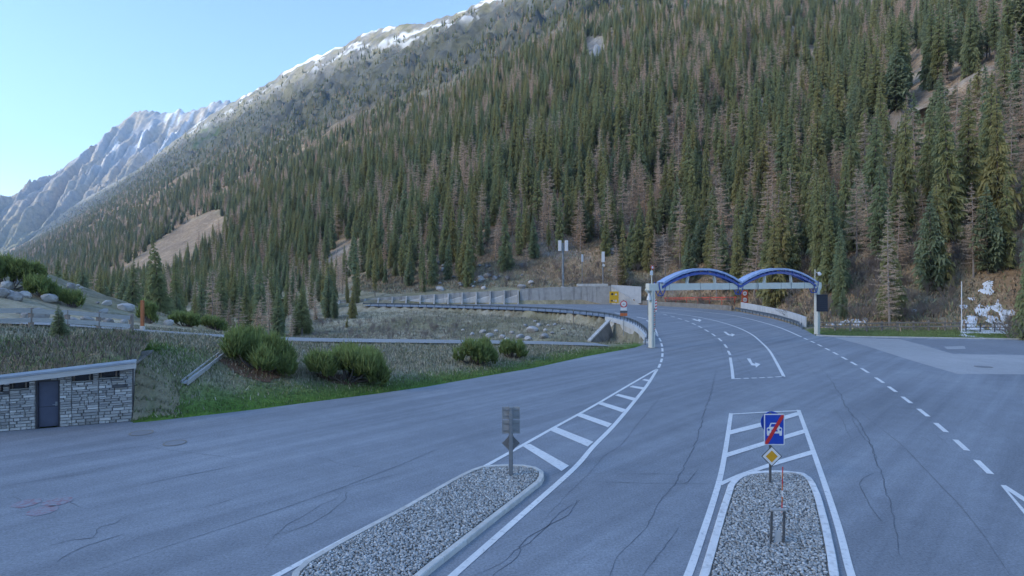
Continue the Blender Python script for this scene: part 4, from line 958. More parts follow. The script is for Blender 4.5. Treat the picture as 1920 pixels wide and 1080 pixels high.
# ================================================================== fences
def fence(name, pts, hs, label, rails, postw, mat, cat='fence', rail_h=.14, rail_t=.06, mat_p=None):
    c = pts[len(pts)//2]; t = thing(name, c, label, cat)
    for i, p in enumerate(pts):
        MB().bbox(p[0]-postw/2,p[1]-postw/2,p[2]-.4,p[0]+postw/2,p[1]+postw/2,p[2]+hs+random.uniform(-.04,.06),.015).build('post', M[mat_p or mat], t, c)
    for i in range(len(pts)-1):
        for k, z in enumerate(rails):
            a = np.array(pts[i]); b = np.array(pts[i+1]); jz = random.uniform(-.025,.025), random.uniform(-.025,.025)
            d = (b-a)/np.linalg.norm(b-a); off_ = np.array((0,-postw/2-rail_t/2-.004*(i%2+1),0))
            MB().beam(a-d*.12*(i%2)+off_+np.array((0,0,z+jz[0])), b+d*.12*(i%2)+off_+np.array((0,0,z+jz[1])), rail_t, rail_h).build('rail', M[mat], t, c)
    return t
fp = []
for px in np.linspace(1536, 1800, 10):
    d = 69.6; X = (px-960)/F*d; fp.append((X, d+random.uniform(-.1,.1), float(H(X,d)[0])))
fence('wooden_fence', fp, 1.18, 'brown wooden rail fence along the grass strip below the forest', (.55,.98), .17, 'wood')
fp = []
for px in (1811,1838,1865,1892):
    d = 67.5; X = (px-960)/F*d; fp.append((X, d, float(H(X,d)[0])))
fence('dark_fence', fp, 1.15, 'dark railing in front of the snow patches right of the white pole', (.3,.62,1.0), .10, 'darkpost', rail_h=.08, rail_t=.04)
o = PD(1803,622,68); t = thing('flagpole', (o[0],68,float(H(o[0],68)[0])), 'slender white pole at the end of the brown fence', 'pole'); hh = CZ-(529-YH)/F*68-float(H(o[0],68)[0])
MB().tube([(0,0,-.2),(0,0,hh)], [.06,.045], 10).build('shaft', M['white'], t); MB().tube([(0,0,hh),(0,0,hh+.08)], [.07,.05], 10).build('cap', M['galv'], t)
# silvered fence along the service path
fp = [PD(-60,600,30.5), PD(20,607,32.0), PD(85,613,33.6), PD(150,618,35.2), PD(206,623,36.5), PD(265,628,38.2)]; fp = [(p[0],p[1]-1.0,float(H(p[0],p[1]-1.0)[0])) for p in fp]
tf = fence('path_fence', fp, 1.1, 'silvery plank fence beside the service path above the stone hut', (.40,.92), .20, 'wood_pale', rail_h=.25, rail_t=.07, mat_p='wood')
o = PD(267,601,39.0); zb = float(H(o[0],39.0)[0]); t = thing('orange_post', (o[0],39.0,zb), 'orange-brown wooden post at the end of the path fence', 'post')
MB().bbox(-.10,-.08,-.3,.10,.08,CZ-(563-YH)/F*39-zb,.02).build('stake', M['wood_orange'], t); MB().bbox(-.13,-.1,-.1,.13,.1,.35,.02).build('foot', M['conc_light'], t)
# kerb along the right grass strip
kl = resample(OUT[8:12]+[(60,60.05)], 1.0); t = thing('kerb_line', (45,62,0), 'low concrete kerb between the paved area and the green strip', 'kerb')
for a, b in zip(kl, kl[1:]):
    a, b = np.array(a), np.array(b); d = (b-a)/np.linalg.norm(b-a)*.008; MB().beam((*(a+d),.03),(*(b-d),.03),.15,.18).build('kerb_stone', M['kerb'], t, (45,62,0))
# snow poles by the road
for px, yb, d, h, lb in ((1075,587,103,2.4,'dark snow pole on the guardrail, near the middle of the bend'),(838,574,129,1.6,'short dark marker post on the far left stretch of road')):
    X = (px-960)/F*d; t = thing('snow_pole', (X,d,float(H(X,d)[0])), lb, 'snow pole'); MB().tube([(0,0,-.2),(0,0,h)], .06, 6).build('stake', M['darkpost'], t); MB().tube([(0,0,h),(0,0,h+.25)], .07, 6).build('tip', M['signback'], t)

# ================================================================== gallery far left
o = PD(425,590,168); t = thing('avalanche_gallery', (o[0],168,o[2]-3), 'pale concrete road gallery with columns half hidden behind larches', 'gallery')
for k, (pxa, ya, pxb, yb, d) in enumerate(((366,588,424,584,168),(424,583,462,580,169),(462,578,484,577,170))):
    a, b = np.array(PD(pxa,ya,d)), np.array(PD(pxb,yb,d)); og = (o[0],168,o[2]-3)
    MB().add([(a[0],a[1],a[2]-.9),(b[0]-.05,b[1],b[2]-.9),(b[0]-.05,b[1]+9,b[2]-.3),(a[0],a[1]+9,a[2]-.3),(a[0],a[1],a[2]),(b[0]-.05,b[1],b[2]),(b[0]-.05,b[1]+9,b[2]+.8),(a[0],a[1]+9,a[2]+.8)],[(3,2,1,0),(4,5,6,7),(0,1,5,4),(1,2,6,5),(2,3,7,6),(3,0,4,7)]).build('roof_slab', M['conc_pale'], t, og)
    MB().box(a[0],a[1]+8,a[2]-5,b[0]-.05,a[1]+8.6,a[2]-.2).build('rear_wall', M['conc_rough'], t, og)
    n = max(3, int((b[0]-a[0])/1.25))
    for i in range(n+1):
        x = a[0]+(b[0]-a[0])*(i+.3)/(n+.6); z = a[2]+(b[2]-a[2])*i/n; MB().box(x-.16,a[1]+.1,z-4.5,x+.16,a[1]+.6,z-.85).build('column', M['conc_light'], t, og)
    if k == 0: MB().box(a[0],a[1]+.05,a[2]-3.2,b[0]-.1,a[1]+.09,a[2]-.92).build('front_wall', M['conc_pale'], t, og)

# ================================================================== stone hut (local: x along the front to the left->right, y inward)
ha = math.atan2(-HD[1], -HD[0]); HW = 10.0
hx0 = hp(HW, 0); hut = thing('stone_hut', (hx0[0],hx0[1],0), 'small rubble stone hut with a turf roof set into the bank', 'hut', rz=ha)
def hz(x): return 2.40 - .082*(HW-x)         # underside of the roof over the front, falling to the left
WINS = []
def fx_(px, d=None):      # photo column -> distance along the front
    t_ = (px-960)/F; A = np.array(hx0); D = -HD
    return float((t_*A[1]-A[0])/(D[0]-t_*D[1]))
def fz_(px, py):
    x = fx_(px); y = hx0[1]-HD[1]*x; return CZ-(py-YH)/F*y
WINS = [(fx_(-22), fx_(5), fz_(3,738), fz_(3,722)), (fx_(17), fx_(54), fz_(36,731), fz_(36,718)), (fx_(134), fx_(174), fz_(154,716.5), fz_(154,702)), (fx_(185), fx_(224), fz_(205,710), fz_(205,696))]
DX0, DX1, DZ1 = fx_(67), fx_(110), 2.0
cells = sorted(set([0.0, HW, DX0, DX1]+[w for q in WINS for w in q[:2]]))
wl = MB()
for a, b in zip(cells, cells[1:]):
    m_ = (a+b)/2; spans = [(-.2, hz(m_)-.02)]
    for x0, x1, z0, z1 in WINS+[(DX0,DX1,-.5,DZ1)]:
        if x0-1e-6 <= m_ <= x1+1e-6:
            spans = [s for lo, hi in spans for s in ((lo, z0), (z1, hi)) if s[1]-s[0] > .01]
    for lo, hi in spans: wl.box(a, .06, lo, b, .40, hi)
MB().box(HW-.35,.41,-.2,HW,4.0,2.35).build('side_wall', M['stone'], hut)
wall_ = wl.build('wall', M['mortar'], hut)
# every face stone
def blocked(x0, x1, z0, z1):
    for a, b, c_, d_ in WINS+[(DX0-.03,DX1+.03,-.5,DZ1+.02)]:
        if x0 < b-.01 and x1 > a+.01 and z0 < d_-.01 and z1 > c_+.01: return True
    return False
rs = random.Random(3); shapes = []
for k in range(8):
    vs = []
    for y, s in ((0,1.0),(-1,.90)):
        for sx, sz in ((-1,-1),(1,-1),(1,1),(-1,1)): vs.append((sx*.5*s*rs.uniform(.93,1), y*rs.uniform(.75,1), sz*.5*s*rs.uniform(.88,1)))
    m_ = bpy.data.meshes.new('stone'); m_.from_pydata(vs, [], [(3,2,1,0)][:0]+[(4,5,6,7),(0,1,5,4),(1,2,6,5),(2,3,7,6),(3,0,4,7)]); m_.update(); m_.materials.append(M['stone']); shapes.append(m_)
pale = []
for m_ in shapes[:3]: q = m_.copy(); q.materials.clear(); q.materials.append(M['stone_pale']); pale.append(q)
z = .0; cand = []; X_LEFT = fx_(-14)
while z < 2.45:
    h = rs.choice([.075,.09,.10,.12,.14]); x = X_LEFT
    while x < HW:
        w = rs.choice([.16,.22,.27,.33,.42,.5])*rs.uniform(.85,1.15)
        for e in [q[0] for q in WINS]+[DX0-.03, HW]:
            if x < e < x+w+.08: w = e-x
        if w > .05 and z+h < hz(x+w/2)-.01:
            if not blocked(x, x+w, z, z+h): cand.append((x, z, w, h, rs.random()))
            elif w > .2:
                pass
        x += max(w, .05)
        for a, b, c_, d_ in WINS+[(DX0-.03,DX1+.03,-.5,DZ1+.02)]:
            if c_-.02 < z+h/2 < d_+.02 and a-.02 <= x < b: x = b
    z += h
big = sorted(cand, key=lambda q: -q[2]*q[3])
for k, (x, z, w, h, r) in enumerate(big[:300]):
    me_ = rs.choice(pale) if r > .93 else rs.choice(shapes); s_ = bpy.data.objects.new('stone', me_); COL.objects.link(s_); s_.parent = wall_
    s_.location = (x+w/2, .062, z+h/2); s_.scale = (w*.965, .045+.05*rs.random(), h*.92)
rest = MB()
for x, z, w, h, r in big[300:]:
    rest.add([(x+.008,.062,z+.006),(x+w-.008,.062,z+.006),(x+w-.008,.062,z+h-.006),(x+.008,.062,z+h-.006),(x+.02,.062-.06*r,z+.012),(x+w-.02,.062-.05,z+.012),(x+w-.02,.062-.06*r,z+h-.012),(x+.02,.062-.05,z+h-.012)],[(4,5,6,7),(0,1,5,4),(1,2,6,5),(2,3,7,6),(3,0,4,7)])
if rest.f: tag(rest.build('small_stones', M['stone'], wall_), kind='stuff')
d_ = MB().bbox(DX0+.05,.22,.02,DX1-.05,.28,DZ1-.05,.006).build('door', M['door'], hut)
MB().box(DX0+.06,.212,.86,DX1-.06,.219,.885).build('door_seam', M['doorframe'], d_); MB().tube([(DX1-.14,.22,.95),(DX1-.14,.14,.95),(DX1-.25,.14,.95)], .014, 6).build('handle', M['galv'], d_)
MB().box(DX1-.18,.212,.88,DX1-.10,.219,1.06).build('lock_plate', M['galv'], d_)
fr = MB(); fr.box(DX0-.0,.10,-.05,DX0+.05,.32,DZ1).box(DX1-.05,.10,-.05,DX1,.32,DZ1).box(DX0+.052,.10,DZ1-.05,DX1-.052,.32,DZ1-.002); fr.build('door_frame', M['doorframe'], hut)
for x0, x1, z0, z1 in WINS:
    w = MB().box(x0,.10,z0-.03,x1,.34,z0+.03).build('window', M['conc_light'], hut)
    MB().box(x0+.01,.30,z0+.03,x1-.01,.32,z1).build('pane', M['glass'], w)
    MB().box(x0+.01,.26,z0+.03,x0+.05,.297,z1).build('frame', M['winframe'], w); MB().box(x1-.05,.26,z0+.03,x1-.01,.297,z1).build('frame', M['winframe'], w); MB().box(x1-.20,.255,z0+.03,x1-.14,.295,z1).build('mullion', M['winframe'], w)
xl, zl = fx_(229), fz_(229,724)
MB().box(xl-.35,-.16,zl-.02,xl+.22,-.04,zl+.08).build('wall_box', M['darkpost'], hut); MB().tube([(xl-.35,-.1,zl+.05),(xl-.38,-.1,zl+.3),(xl+.2,-.1,zl+.32)], .015, 6).build('wall_cable', M['darkpost'], hut)
def sl(name, x0, y0, x1, y1, dz0, dz1, mat):
    mb = MB().add([(x0,y0,hz(x0)+dz0),(x1,y0,hz(x1)+dz0),(x1,y1,hz(x1)+dz0+.1),(x0,y1,hz(x0)+dz0+.1),(x0,y0,hz(x0)+dz1),(x1,y0,hz(x1)+dz1),(x1,y1,hz(x1)+dz1+.1),(x0,y1,hz(x0)+dz1+.1)],[(3,2,1,0),(4,5,6,7),(0,1,5,4),(1,2,6,5),(2,3,7,6),(3,0,4,7)]); return mb.build(name, M[mat], hut)
rf = sl('roof', -.2,-.30,HW+.18,4.2,.10,.19,'conc_rough')
for nm, y0, y1, a, b, mt in (('fascia',-.36,-.305,-.02,.21,'fascia'),('flashing',-.40,-.20,.215,.245,'flashing'),('edge_strip',-.38,-.34,.245,.29,'flashing')):
    o = sl(nm, -.22, y0, HW+.22, y1, a, b, mt); o.parent = rf
o = sl('rafter_board', 0,-.02,HW,.05,-.02,.10,'winframe')
# turf on the roof
gx_ = np.linspace(-.1, HW+.1, 60); gy_ = np.linspace(-.22, 4.9, 30); A_, B_ = np.meshgrid(gx_, gy_); A_ = A_.ravel(); B_ = B_.ravel()
zt = 2.40-.082*(HW-A_)+.20+.17*np.maximum(0,B_)+.35*sst(-.2,1.2,B_)*sst(HW+.1,HW-1.2,A_)+(fbm(A_*1.3,B_*1.3,61,3)-.5)*.32*sst(-.2,.6,B_)
me = np_mesh('turf', np.stack([A_,B_,zt],1), grid_faces(60,30)); C = np.zeros((A_.size,4)); C[:,0] = sst(.45,.7,fbm(A_*.9,B_*.9,66,3))*.7; C[:,1] = sst(.4,.6,fbm(A_*1.5,B_*1.5,67,3))*.5; set_attr(me,'mask',C); smooth_me(me)
o = link_mesh('turf', me, M['terrain'], hut)
# wooden drain channel lying down the bank
a = hit(345,723); b = hit(416,668)
if a and b:
    t = thing('drain_channel', a, 'grey wooden drain channel running down the grass bank', 'channel'); A_, B_ = Vector(a), Vector(b); 
    for s in (-.16,.16): MB().beam(A_+Vector((s,0,.12)), B_+Vector((s,0,.12)), .05, .22).build('side_plank', M['wood_pale'], t, a)
    MB().beam(A_+Vector((0,0,.10)), B_+Vector((0,0,.10)), .27, .05).build('floor_plank', M['wood_pale'], t, a)
# ================================================================== plants: prototypes
def tri_mesh(name, tris, mats, mi=None):
    V = np.asarray(tris, np.float32).reshape(-1,3); me = np_mesh(name, V, np.arange(len(V)).reshape(-1,3))
    for m in mats: me.materials.append(m)
    if mi is not None: me.polygons.foreach_set('material_index', np.asarray(mi, np.int32))
    return me
def trunk_tris(h, r, lean, g, n=6, seg=5, top=1.0):
    pts = [(lean[0]*(i/seg)**2, lean[1]*(i/seg)**2, h*top*i/seg-.5*(i == 0)) for i in range(seg+1)]; rad = [r*(1-.93*i/seg) for i in range(seg+1)]
    T = []
    ring = [[(p[0]+q*math.cos(2*math.pi*k/n), p[1]+q*math.sin(2*math.pi*k/n), p[2]) for k in range(n)] for p, q in zip(pts, rad)]
    for i in range(seg):
        for k in range(n):
            a, b, c, d = ring[i][k], ring[i][(k+1)%n], ring[i+1][(k+1)%n], ring[i+1][k]; T += [(a,b,c),(a,c,d)]
    return T
def conifer(seed, h, r, step, nb, droop, prof, z0, size=1.0, lean=(0,0)):
    g = random.Random(seed); T = []; z = h*z0
    ang0 = g.uniform(0,6)
    gap = [g.uniform(0,6.28) for _ in range(3)]
    while z < h*.985:
        s = (z-h*z0)/(h*(1-z0)); R = r*prof(s)
        n = max(3, int(nb*(.55+.45*(1-s))))
        for k in range(n):
            a = ang0+2*math.pi*(k+g.uniform(-.35,.35))/n; ln = R*g.uniform(.62,1.18)+.10
            if g.random() < .08: continue
            ca, sa = math.cos(a), math.sin(a); dr = droop*g.uniform(.6,1.4); zz = z+g.uniform(-.5,.5)*step
            lx, ly = lean[0]*(zz/h)**2, lean[1]*(zz/h)**2
            def pt(t, side=0, dz=0): return (lx+ca*ln*t-sa*side, ly+sa*ln*t+ca*side, zz-dr*ln*t+.30*abs(dr)*ln*t*t*(1 if dr > 0 else -1)+dz)
            W = (.16+.22*ln)*size
            for t0, t1, wv in ((.05,.48,.8),(.3,.78,1.0),(.6,1.0,.75)):
                w = W*wv*g.uniform(.7,1.25)
                T.append((pt(t0,0,.05),pt(t1,w,-.42*ln*g.uniform(.3,1.5)-.1),pt(t1-.12,.02,.0)))
                T.append((pt(t0,0,.05),pt(t1-.12,-.02,.0),pt(t1,-w,-.42*ln*g.uniform(.3,1.5)-.1)))
            T.append((pt(.25,.05,0),pt(.95,0,.04),pt(.62,-.04,-.34*ln*g.uniform(.4,1.1)-.1)))
            T.append((pt(.72,W*.45,0),pt(1.08,g.uniform(-.1,.1),.02),pt(.72,-W*.45,0)))
        ang0 += 1.1; z += step*g.uniform(.8,1.2)*(1-.35*s)
    for k in range(5):
        a = k*1.25; T.append(((lean[0]+.12*math.cos(a),lean[1]+.12*math.sin(a),h*.955),(lean[0]-.12*math.cos(a),lean[1]-.12*math.sin(a),h*.955),(lean[0],lean[1],h*1.01)))
    return T
def larch(seed, h, r, step, nb, dens, z0, lean=(0,0)):
    g = random.Random(seed); T = []; z = h*z0; a0 = 0
    while z < h*.98:
        s = (z-h*z0)/(h*(1-z0)); R = r*(1-s)**.75*(.55+.45*min(1,s*5))
        n = max(2, int(nb*(1-.4*s)))
        for k in range(n):
            if g.random() < .12: continue
            a = a0+2*math.pi*(k+g.uniform(-.4,.4))/n; ln = R*g.uniform(.35,1.25)+.15; ca, sa = math.cos(a), math.sin(a); up = g.uniform(-.42,.22); zz = z+g.uniform(-1.1,1.1)*step
            lx, ly = lean[0]*(zz/h)**2, lean[1]*(zz/h)**2
            def pt(t, side=0, dz=0): return (lx+ca*ln*t-sa*side, ly+sa*ln*t+ca*side, zz+up*ln*t+.12*ln*t*t+dz)
            w = .045+.012*ln
            T += [(pt(0,w),pt(0,-w),pt(1)),(pt(0,0,w),pt(0,0,-w),pt(1))]
            for q in range(int(dens*(2+ln*1.6))):
                t = g.uniform(.18,1); l2 = g.uniform(.25,.62)*(.5+.28*ln)*(1.15-.5*t); sd = g.choice((-1,1))*g.uniform(.3,1)*l2; dz = g.uniform(-.9,.45)*l2; tw = .035+.02*l2
                T.append((pt(t-tw/ln,0),pt(t+tw/ln,0,tw),pt(t+.35*l2/ln*g.random(),sd,dz)))
        a0 += 1.3; z += step*g.uniform(.75,1.25)
    return T
SP = [conifer(11,22,2.5,.50,8,.55,lambda s:(1-s)**.82*(.72+.28*min(1,s*6)),.05), conifer(12,22,2.0,.50,7,.70,lambda s:(1-s)**.7*(.6+.4*min(1,s*4)),.08), conifer(13,22,2.9,.52,8,.5,lambda s:(1-s)**.95*(.7+.3*min(1,s*5)),.04), conifer(14,22,2.25,.5,7,.6,lambda s:(1-s)**.75*(.35+.65*min(1,s*2.6)),.2)]
PN = [conifer(21,18,2.5,.52,8,-.22,lambda s:max(.08,(1-s**2.2))*(.6+.4*min(1,s*5)),.08,1.35), conifer(22,18,2.9,.55,8,-.15,lambda s:max(.08,(1-s**1.7))*(.6+.4*min(1,s*5)),.06,1.35)]
LA = [larch(31,22,3.5,.50,7,4.2,.14), larch(32,22,3.0,.46,7,4.2,.10,(.5,.2)), larch(33,22,4.0,.55,7,4.2,.20,(-.4,.3)), larch(34,22,3.2,.62,6,4.4,.28,(.3,-.4))]
KINDS_ = []
for nm, lst, mt, bk, h0, tr in (('spruce',SP,'spruce','bark',22,.24),('pine',PN,'pine','bark',18,.24),('larch',LA,'larch','bark_pale',22,.22)):
    for k, T in enumerate(lst):
        lean = (0,0)
        if nm == 'larch': lean = ((0,0),(.5,.2),(-.4,.3),(.3,-.4))[k]
        tt_ = trunk_tris(h0, tr, lean, None); me_c = tri_mesh(nm+'_crown', T, [M[mt]]); me_t = tri_mesh(nm+'_trunk', tt_, [M[bk]])
        full = tri_mesh(nm+'_tree', T+tt_, [M[mt], M[bk]], [0]*len(T)+[1]*len(tt_)); KINDS_.append((nm, me_c, me_t, full, h0))
KID = {'spruce':[0,1,2,3],'pine':[4,5],'larch':[6,7,8,9]}
def tree(kind, loc, h, label, group, cat='tree', rz=None, k=None, wide=1.0):
    k = k if k is not None else random.choice(KID[kind]); nm, mc, mt, _, h0 = KINDS_[k]; s = h/h0
    t = thing(nm+'_tree', loc, label, cat, group, random.uniform(0,6.28) if rz is None else rz); t.scale = (s*wide, s*wide, s); t.rotation_euler[0] = random.gauss(0,.03); t.rotation_euler[1] = random.gauss(0,.03)
    for n_, m_ in (('trunk', mt), ('crown', mc)):
        o = bpy.data.objects.new(n_, m_); COL.objects.link(o); o.parent = t
    return t
# ------------------------------------------------------------------ sow the forest
pts = []
g = np.random.default_rng(17)
for ua, ub, st in ((-190,60,4.7),(60,250,5.0),(250,520,5.8),(520,1100,7.2),(1100,2400,10.5),(2400,4300,15)):
    uu, ww = np.meshgrid(np.arange(ua,ub,st), np.arange(-70,620,st)); q = np.stack([uu.ravel(), ww.ravel()],1)+g.uniform(-.48,.48,(uu.size,2))*st; pts.append(q)
q = np.concatenate(pts); u = q[:,0]; w = q[:,1]; X, Y = uvi(u, w+off(u)); Z = H(X, Y)
px, py = proj(X, np.maximum(Y,1), Z); r = g.random(len(u)); dens = fbm(u/32, w/32, 101, 3); dens2 = fbm(u/90, w/40, 103, 3)
keep = (Y > 60) & (px > -130) & (px < 2060) & (py > -160) & (sdist(X, Y, PLAT) > 3)
for k, poly in enumerate(CLEAR): keep &= ~(inpoly(px, py, poly) & (w > 8))
keep &= ~(inpoly(px, py, MEADOW)); keep &= ~(inpoly(px, py, [(1792,520),(1905,510),(1915,640),(1792,640)]) & (Y < 130))
tl = 445+90*(dens2-.5)+np.interp(u,[0,900,1600,4000],[0,20,120,180])
keep &= (w < tl) | ((w < tl+170) & (r < .42*(dens > .46)))
keep &= ~((w < 3) & (u < 12)); keep &= ~((w < 8+12*dens) & (u > -40) & (u < 16) & (r < .7)); keep &= ~((w < 0) & (u < 120) & (r < .45)); keep &= ~((w < 10) & (u <= -40) & (r < .6)); keep &= ~((w < 24) & (u <= -40) & (r < .2))
keep &= (dens > .30) | (r > .6)
keep &= ~((w < 20) & (u > -30) & (u < 22) & (r < .5))
X, Y, Z, px, py, u, w, dens2 = (a[keep] for a in (X,Y,Z,px,py,u,w,dens2)); n = len(X); r2 = g.random(n); lch = fbm(u/40+3, w/70, 107, 3)
kind = np.where(r2 < .20+.20*sst(.48,.70,lch), 2, np.where(r2 > .86-.25*sst(.5,.7,dens2), 1, 0))
kind = np.where((w > 200) & (kind == 0) & (g.random(n) < .3), 1, kind)
ht = np.where(kind == 2, g.uniform(14,23,n), np.where(kind == 1, g.uniform(11,18,n), g.uniform(16,27,n)))*np.interp(w, [0,15,60,250,420], [.6,.8,1,.92,.55])*np.where(g.random(n) < .25, g.uniform(.45,.8,n), g.uniform(.85,1.05,n))
ht = ht*np.interp(u,[0,300,900,1500],[1,1,1.0,1.0])
dist = np.hypot(X, Y); size = ht/dist
# ---- single trees one can pick out
HERO = [(1275,503,347,'larch',6,'tall bare larch rising straight above the left blue arch'),(1452,503,343,'larch',8,'bare larch with spreading boughs behind the right blue arch'),(1668,610,385,'larch',7,'slender yellowish larch with a bent trunk foot right of the gantry'),
        (1683,520,358,'larch',8,'broad bare larch high right of the message box'),(1143,470,330,'larch',7,'left of the two bare larches above the antenna dish'),(1165,468,316,'larch',6,'right of the two bare larches above the antenna dish'),
        (871,482,388,'larch',8,'bare larch with flat boughs above the buttressed wall'),(1018,452,346,'larch',7,'pale narrow larch in the dark spruces left of the tall mast'),(1652,415,242,'larch',8,'pinkish larch on the upper slope right of the gantry'),
        (1893,392,200,'larch',6,'tall bare larch near the right edge of the picture'),(1862,345,214,'larch',7,'bare larch left of the tallest one at the right edge'),(1825,520,340,'larch',8,'grey bare larch above the snow patches'),
        (1238,412,277,'larch',7,'light barked larch with broken crown, mid slope above the left gantry column'),(1123,372,236,'larch',6,'bare larch with a long naked stem, mid slope'),
        (1335,498,415,'pine',4,'small fresh green pine between the arches and the spruces'),(1545,505,335,'pine',5,'full blue-green pine right of the second arch'),(1398,505,372,'pine',4,'blue-green pine above the middle of the two arches'),
        (1745,545,355,'pine',5,'tall green pine over the brown fence'),(1222,512,440,'spruce',2,'small dense spruce just left of the gantry arch'),(1928,642,430,'spruce',2,'dark spruce cut by the right picture edge'),(1580,600,535,'pine',4,'young pine behind the brown fence near the gantry column')]
for px_, pb, pt_, kd, k, lb in HERO:
    p = hit(px_, pb, 30)
    if p is None: continue
    h = (pb-pt_)/F*p[1]; tree(kd, (p[0],p[1],p[2]-.2), h, lb, None, k=k, rz=random.uniform(0,6))
ZX = [(-999,190,'in the far left valley forest'),(190,420,'near the reddish clearing on the left'),(420,640,'above the gallery and hollow'),(640,860,'above the buttressed wall'),(860,1040,'above the wall left of the tall mast'),(1040,1200,'behind the antenna masts'),(1200,1384,'above the left blue arch'),(1384,1540,'above the right blue arch'),(1540,1700,'right of the gantry above the brown fence'),(1700,1800,'beside the reddish gully on the right'),(1800,9999,'near the right picture edge')]
def zone(px, py):
    b_ = 'low on the slope' if py > 470 else 'at mid height' if py > 260 else 'high on the slope'
    return [z[2] for z in ZX if z[0] <= px < z[1]][0]+', '+b_
# ---- the largest 300 of each kind as single trees, the rest as one forest
single = np.zeros(n, bool); vis = (px > -60) & (px < 1980) & (py-F*ht/dist < 1075) & (py > -40)
# spread: skip trees that stand closely behind a nearer one
order = np.argsort(Y); occ = {}; front = np.zeros(n, bool)
for i in order:
    if not vis[i]: continue
    cx = int(px[i]//14); top = py[i]-F*ht[i]/Y[i]; b = occ.get(cx, 1e9)
    if top < b-F*ht[i]/Y[i]*.22: front[i] = True
    occ[cx] = min(b, top)
GRP = {'spruce':('dark green spruce','spruces of the mountain forest'),'pine':('bluish round-topped pine','pines of the mountain forest'),'larch':('bare brown larch','larches of the mountain forest')}
for kd, code in (('spruce',0),('pine',1),('larch',2)):
    idx = np.where(front & (kind == code))[0]; idx = idx[np.argsort(-size[idx])][:290 if kd != 'pine' else 200]; single[idx] = True
    for i in idx: tree(kd, (float(X[i]),float(Y[i]),float(Z[i])-.3), float(ht[i]), GRP[kd][0]+' '+zone(px[i], py[i]), GRP[kd][1], wide=random.uniform(.95,1.4))
rest = np.where(~single)[0]; kk = np.array([random.choice(KID[('spruce','pine','larch')[c]]) for c in kind[rest]])
def forest(name, X, Y, Z, ht, kk, label, wide=None, protos=None):
    me = bpy.data.meshes.new(name); me.vertices.add(len(X)); me.vertices.foreach_set('co', np.stack([X,Y,Z-.3],1).astype(np.float32).ravel())
    protos = protos or [(q[3], q[4]) for q in KINDS_]
    h0 = np.array([q[1] for q in protos])[kk]; s = ht/h0; wd = np.random.default_rng(3).uniform(.95,1.4,len(X)) if wide is None else wide
    a = me.attributes.new('scl','FLOAT_VECTOR','POINT'); a.data.foreach_set('vector', np.stack([s*wd,s*wd,s],1).astype(np.float32).ravel())
    a = me.attributes.new('rot','FLOAT_VECTOR','POINT'); rr = np.zeros((len(X),3),np.float32); rr[:] = np.random.default_rng(5).normal(0,.035,rr.shape); rr[:,2] = np.random.default_rng(4).uniform(0,6.28,len(X)); a.data.foreach_set('vector', rr.ravel())
    a = me.attributes.new('sort','INT','POINT'); a.data.foreach_set('value', kk.astype(np.int32))
    ob = bpy.data.objects.new(name, me); COL.objects.link(ob); tag(ob, label, None, None, 'stuff')
    ng = bpy.data.node_groups.new(name, 'GeometryNodeTree'); ng.interface.new_socket('Geometry', in_out='INPUT', socket_type='NodeSocketGeometry'); ng.interface.new_socket('Geometry', in_out='OUTPUT', socket_type='NodeSocketGeometry')
    gi = ng.nodes.new('NodeGroupInput'); go = ng.nodes.new('NodeGroupOutput'); jn = ng.nodes.new('GeometryNodeJoinGeometry')
    def na(nm, ty):
        q = ng.nodes.new('GeometryNodeInputNamedAttribute'); q.data_type = ty; q.inputs[0].default_value = nm; return q.outputs[0]
    sc, ro, so = na('scl','FLOAT_VECTOR'), na('rot','FLOAT_VECTOR'), na('sort','INT')
    for k, (mesh, _) in enumerate(protos):
        if not (kk == k).any(): continue
        po = bpy.data.objects.new('forest_proto', mesh)
        oi = ng.nodes.new('GeometryNodeObjectInfo'); oi.inputs['Object'].default_value = po
        cp = ng.nodes.new('FunctionNodeCompare'); cp.data_type = 'INT'; cp.operation = 'EQUAL'
        ins = [i_ for i_ in cp.inputs if i_.enabled]; ng.links.new(so, ins[0]); ins[1].default_value = k
        ip = ng.nodes.new('GeometryNodeInstanceOnPoints'); ng.links.new(gi.outputs[0], ip.inputs['Points']); ng.links.new(cp.outputs[0], ip.inputs['Selection'])
        ng.links.new(oi.outputs['Geometry'], ip.inputs['Instance']); ng.links.new(ro, ip.inputs['Rotation']); ng.links.new(sc, ip.inputs['Scale']); ng.links.new(ip.outputs[0], jn.inputs[0])
    ng.links.new(jn.outputs[0], go.inputs[0]); md = ob.modifiers.new('forest','NODES'); md.node_group = ng; return ob
forest('forest', X[rest], Y[rest], Z[rest], ht[rest], kk, 'dense mountain forest of spruce, pine and bare larch covering the slope')


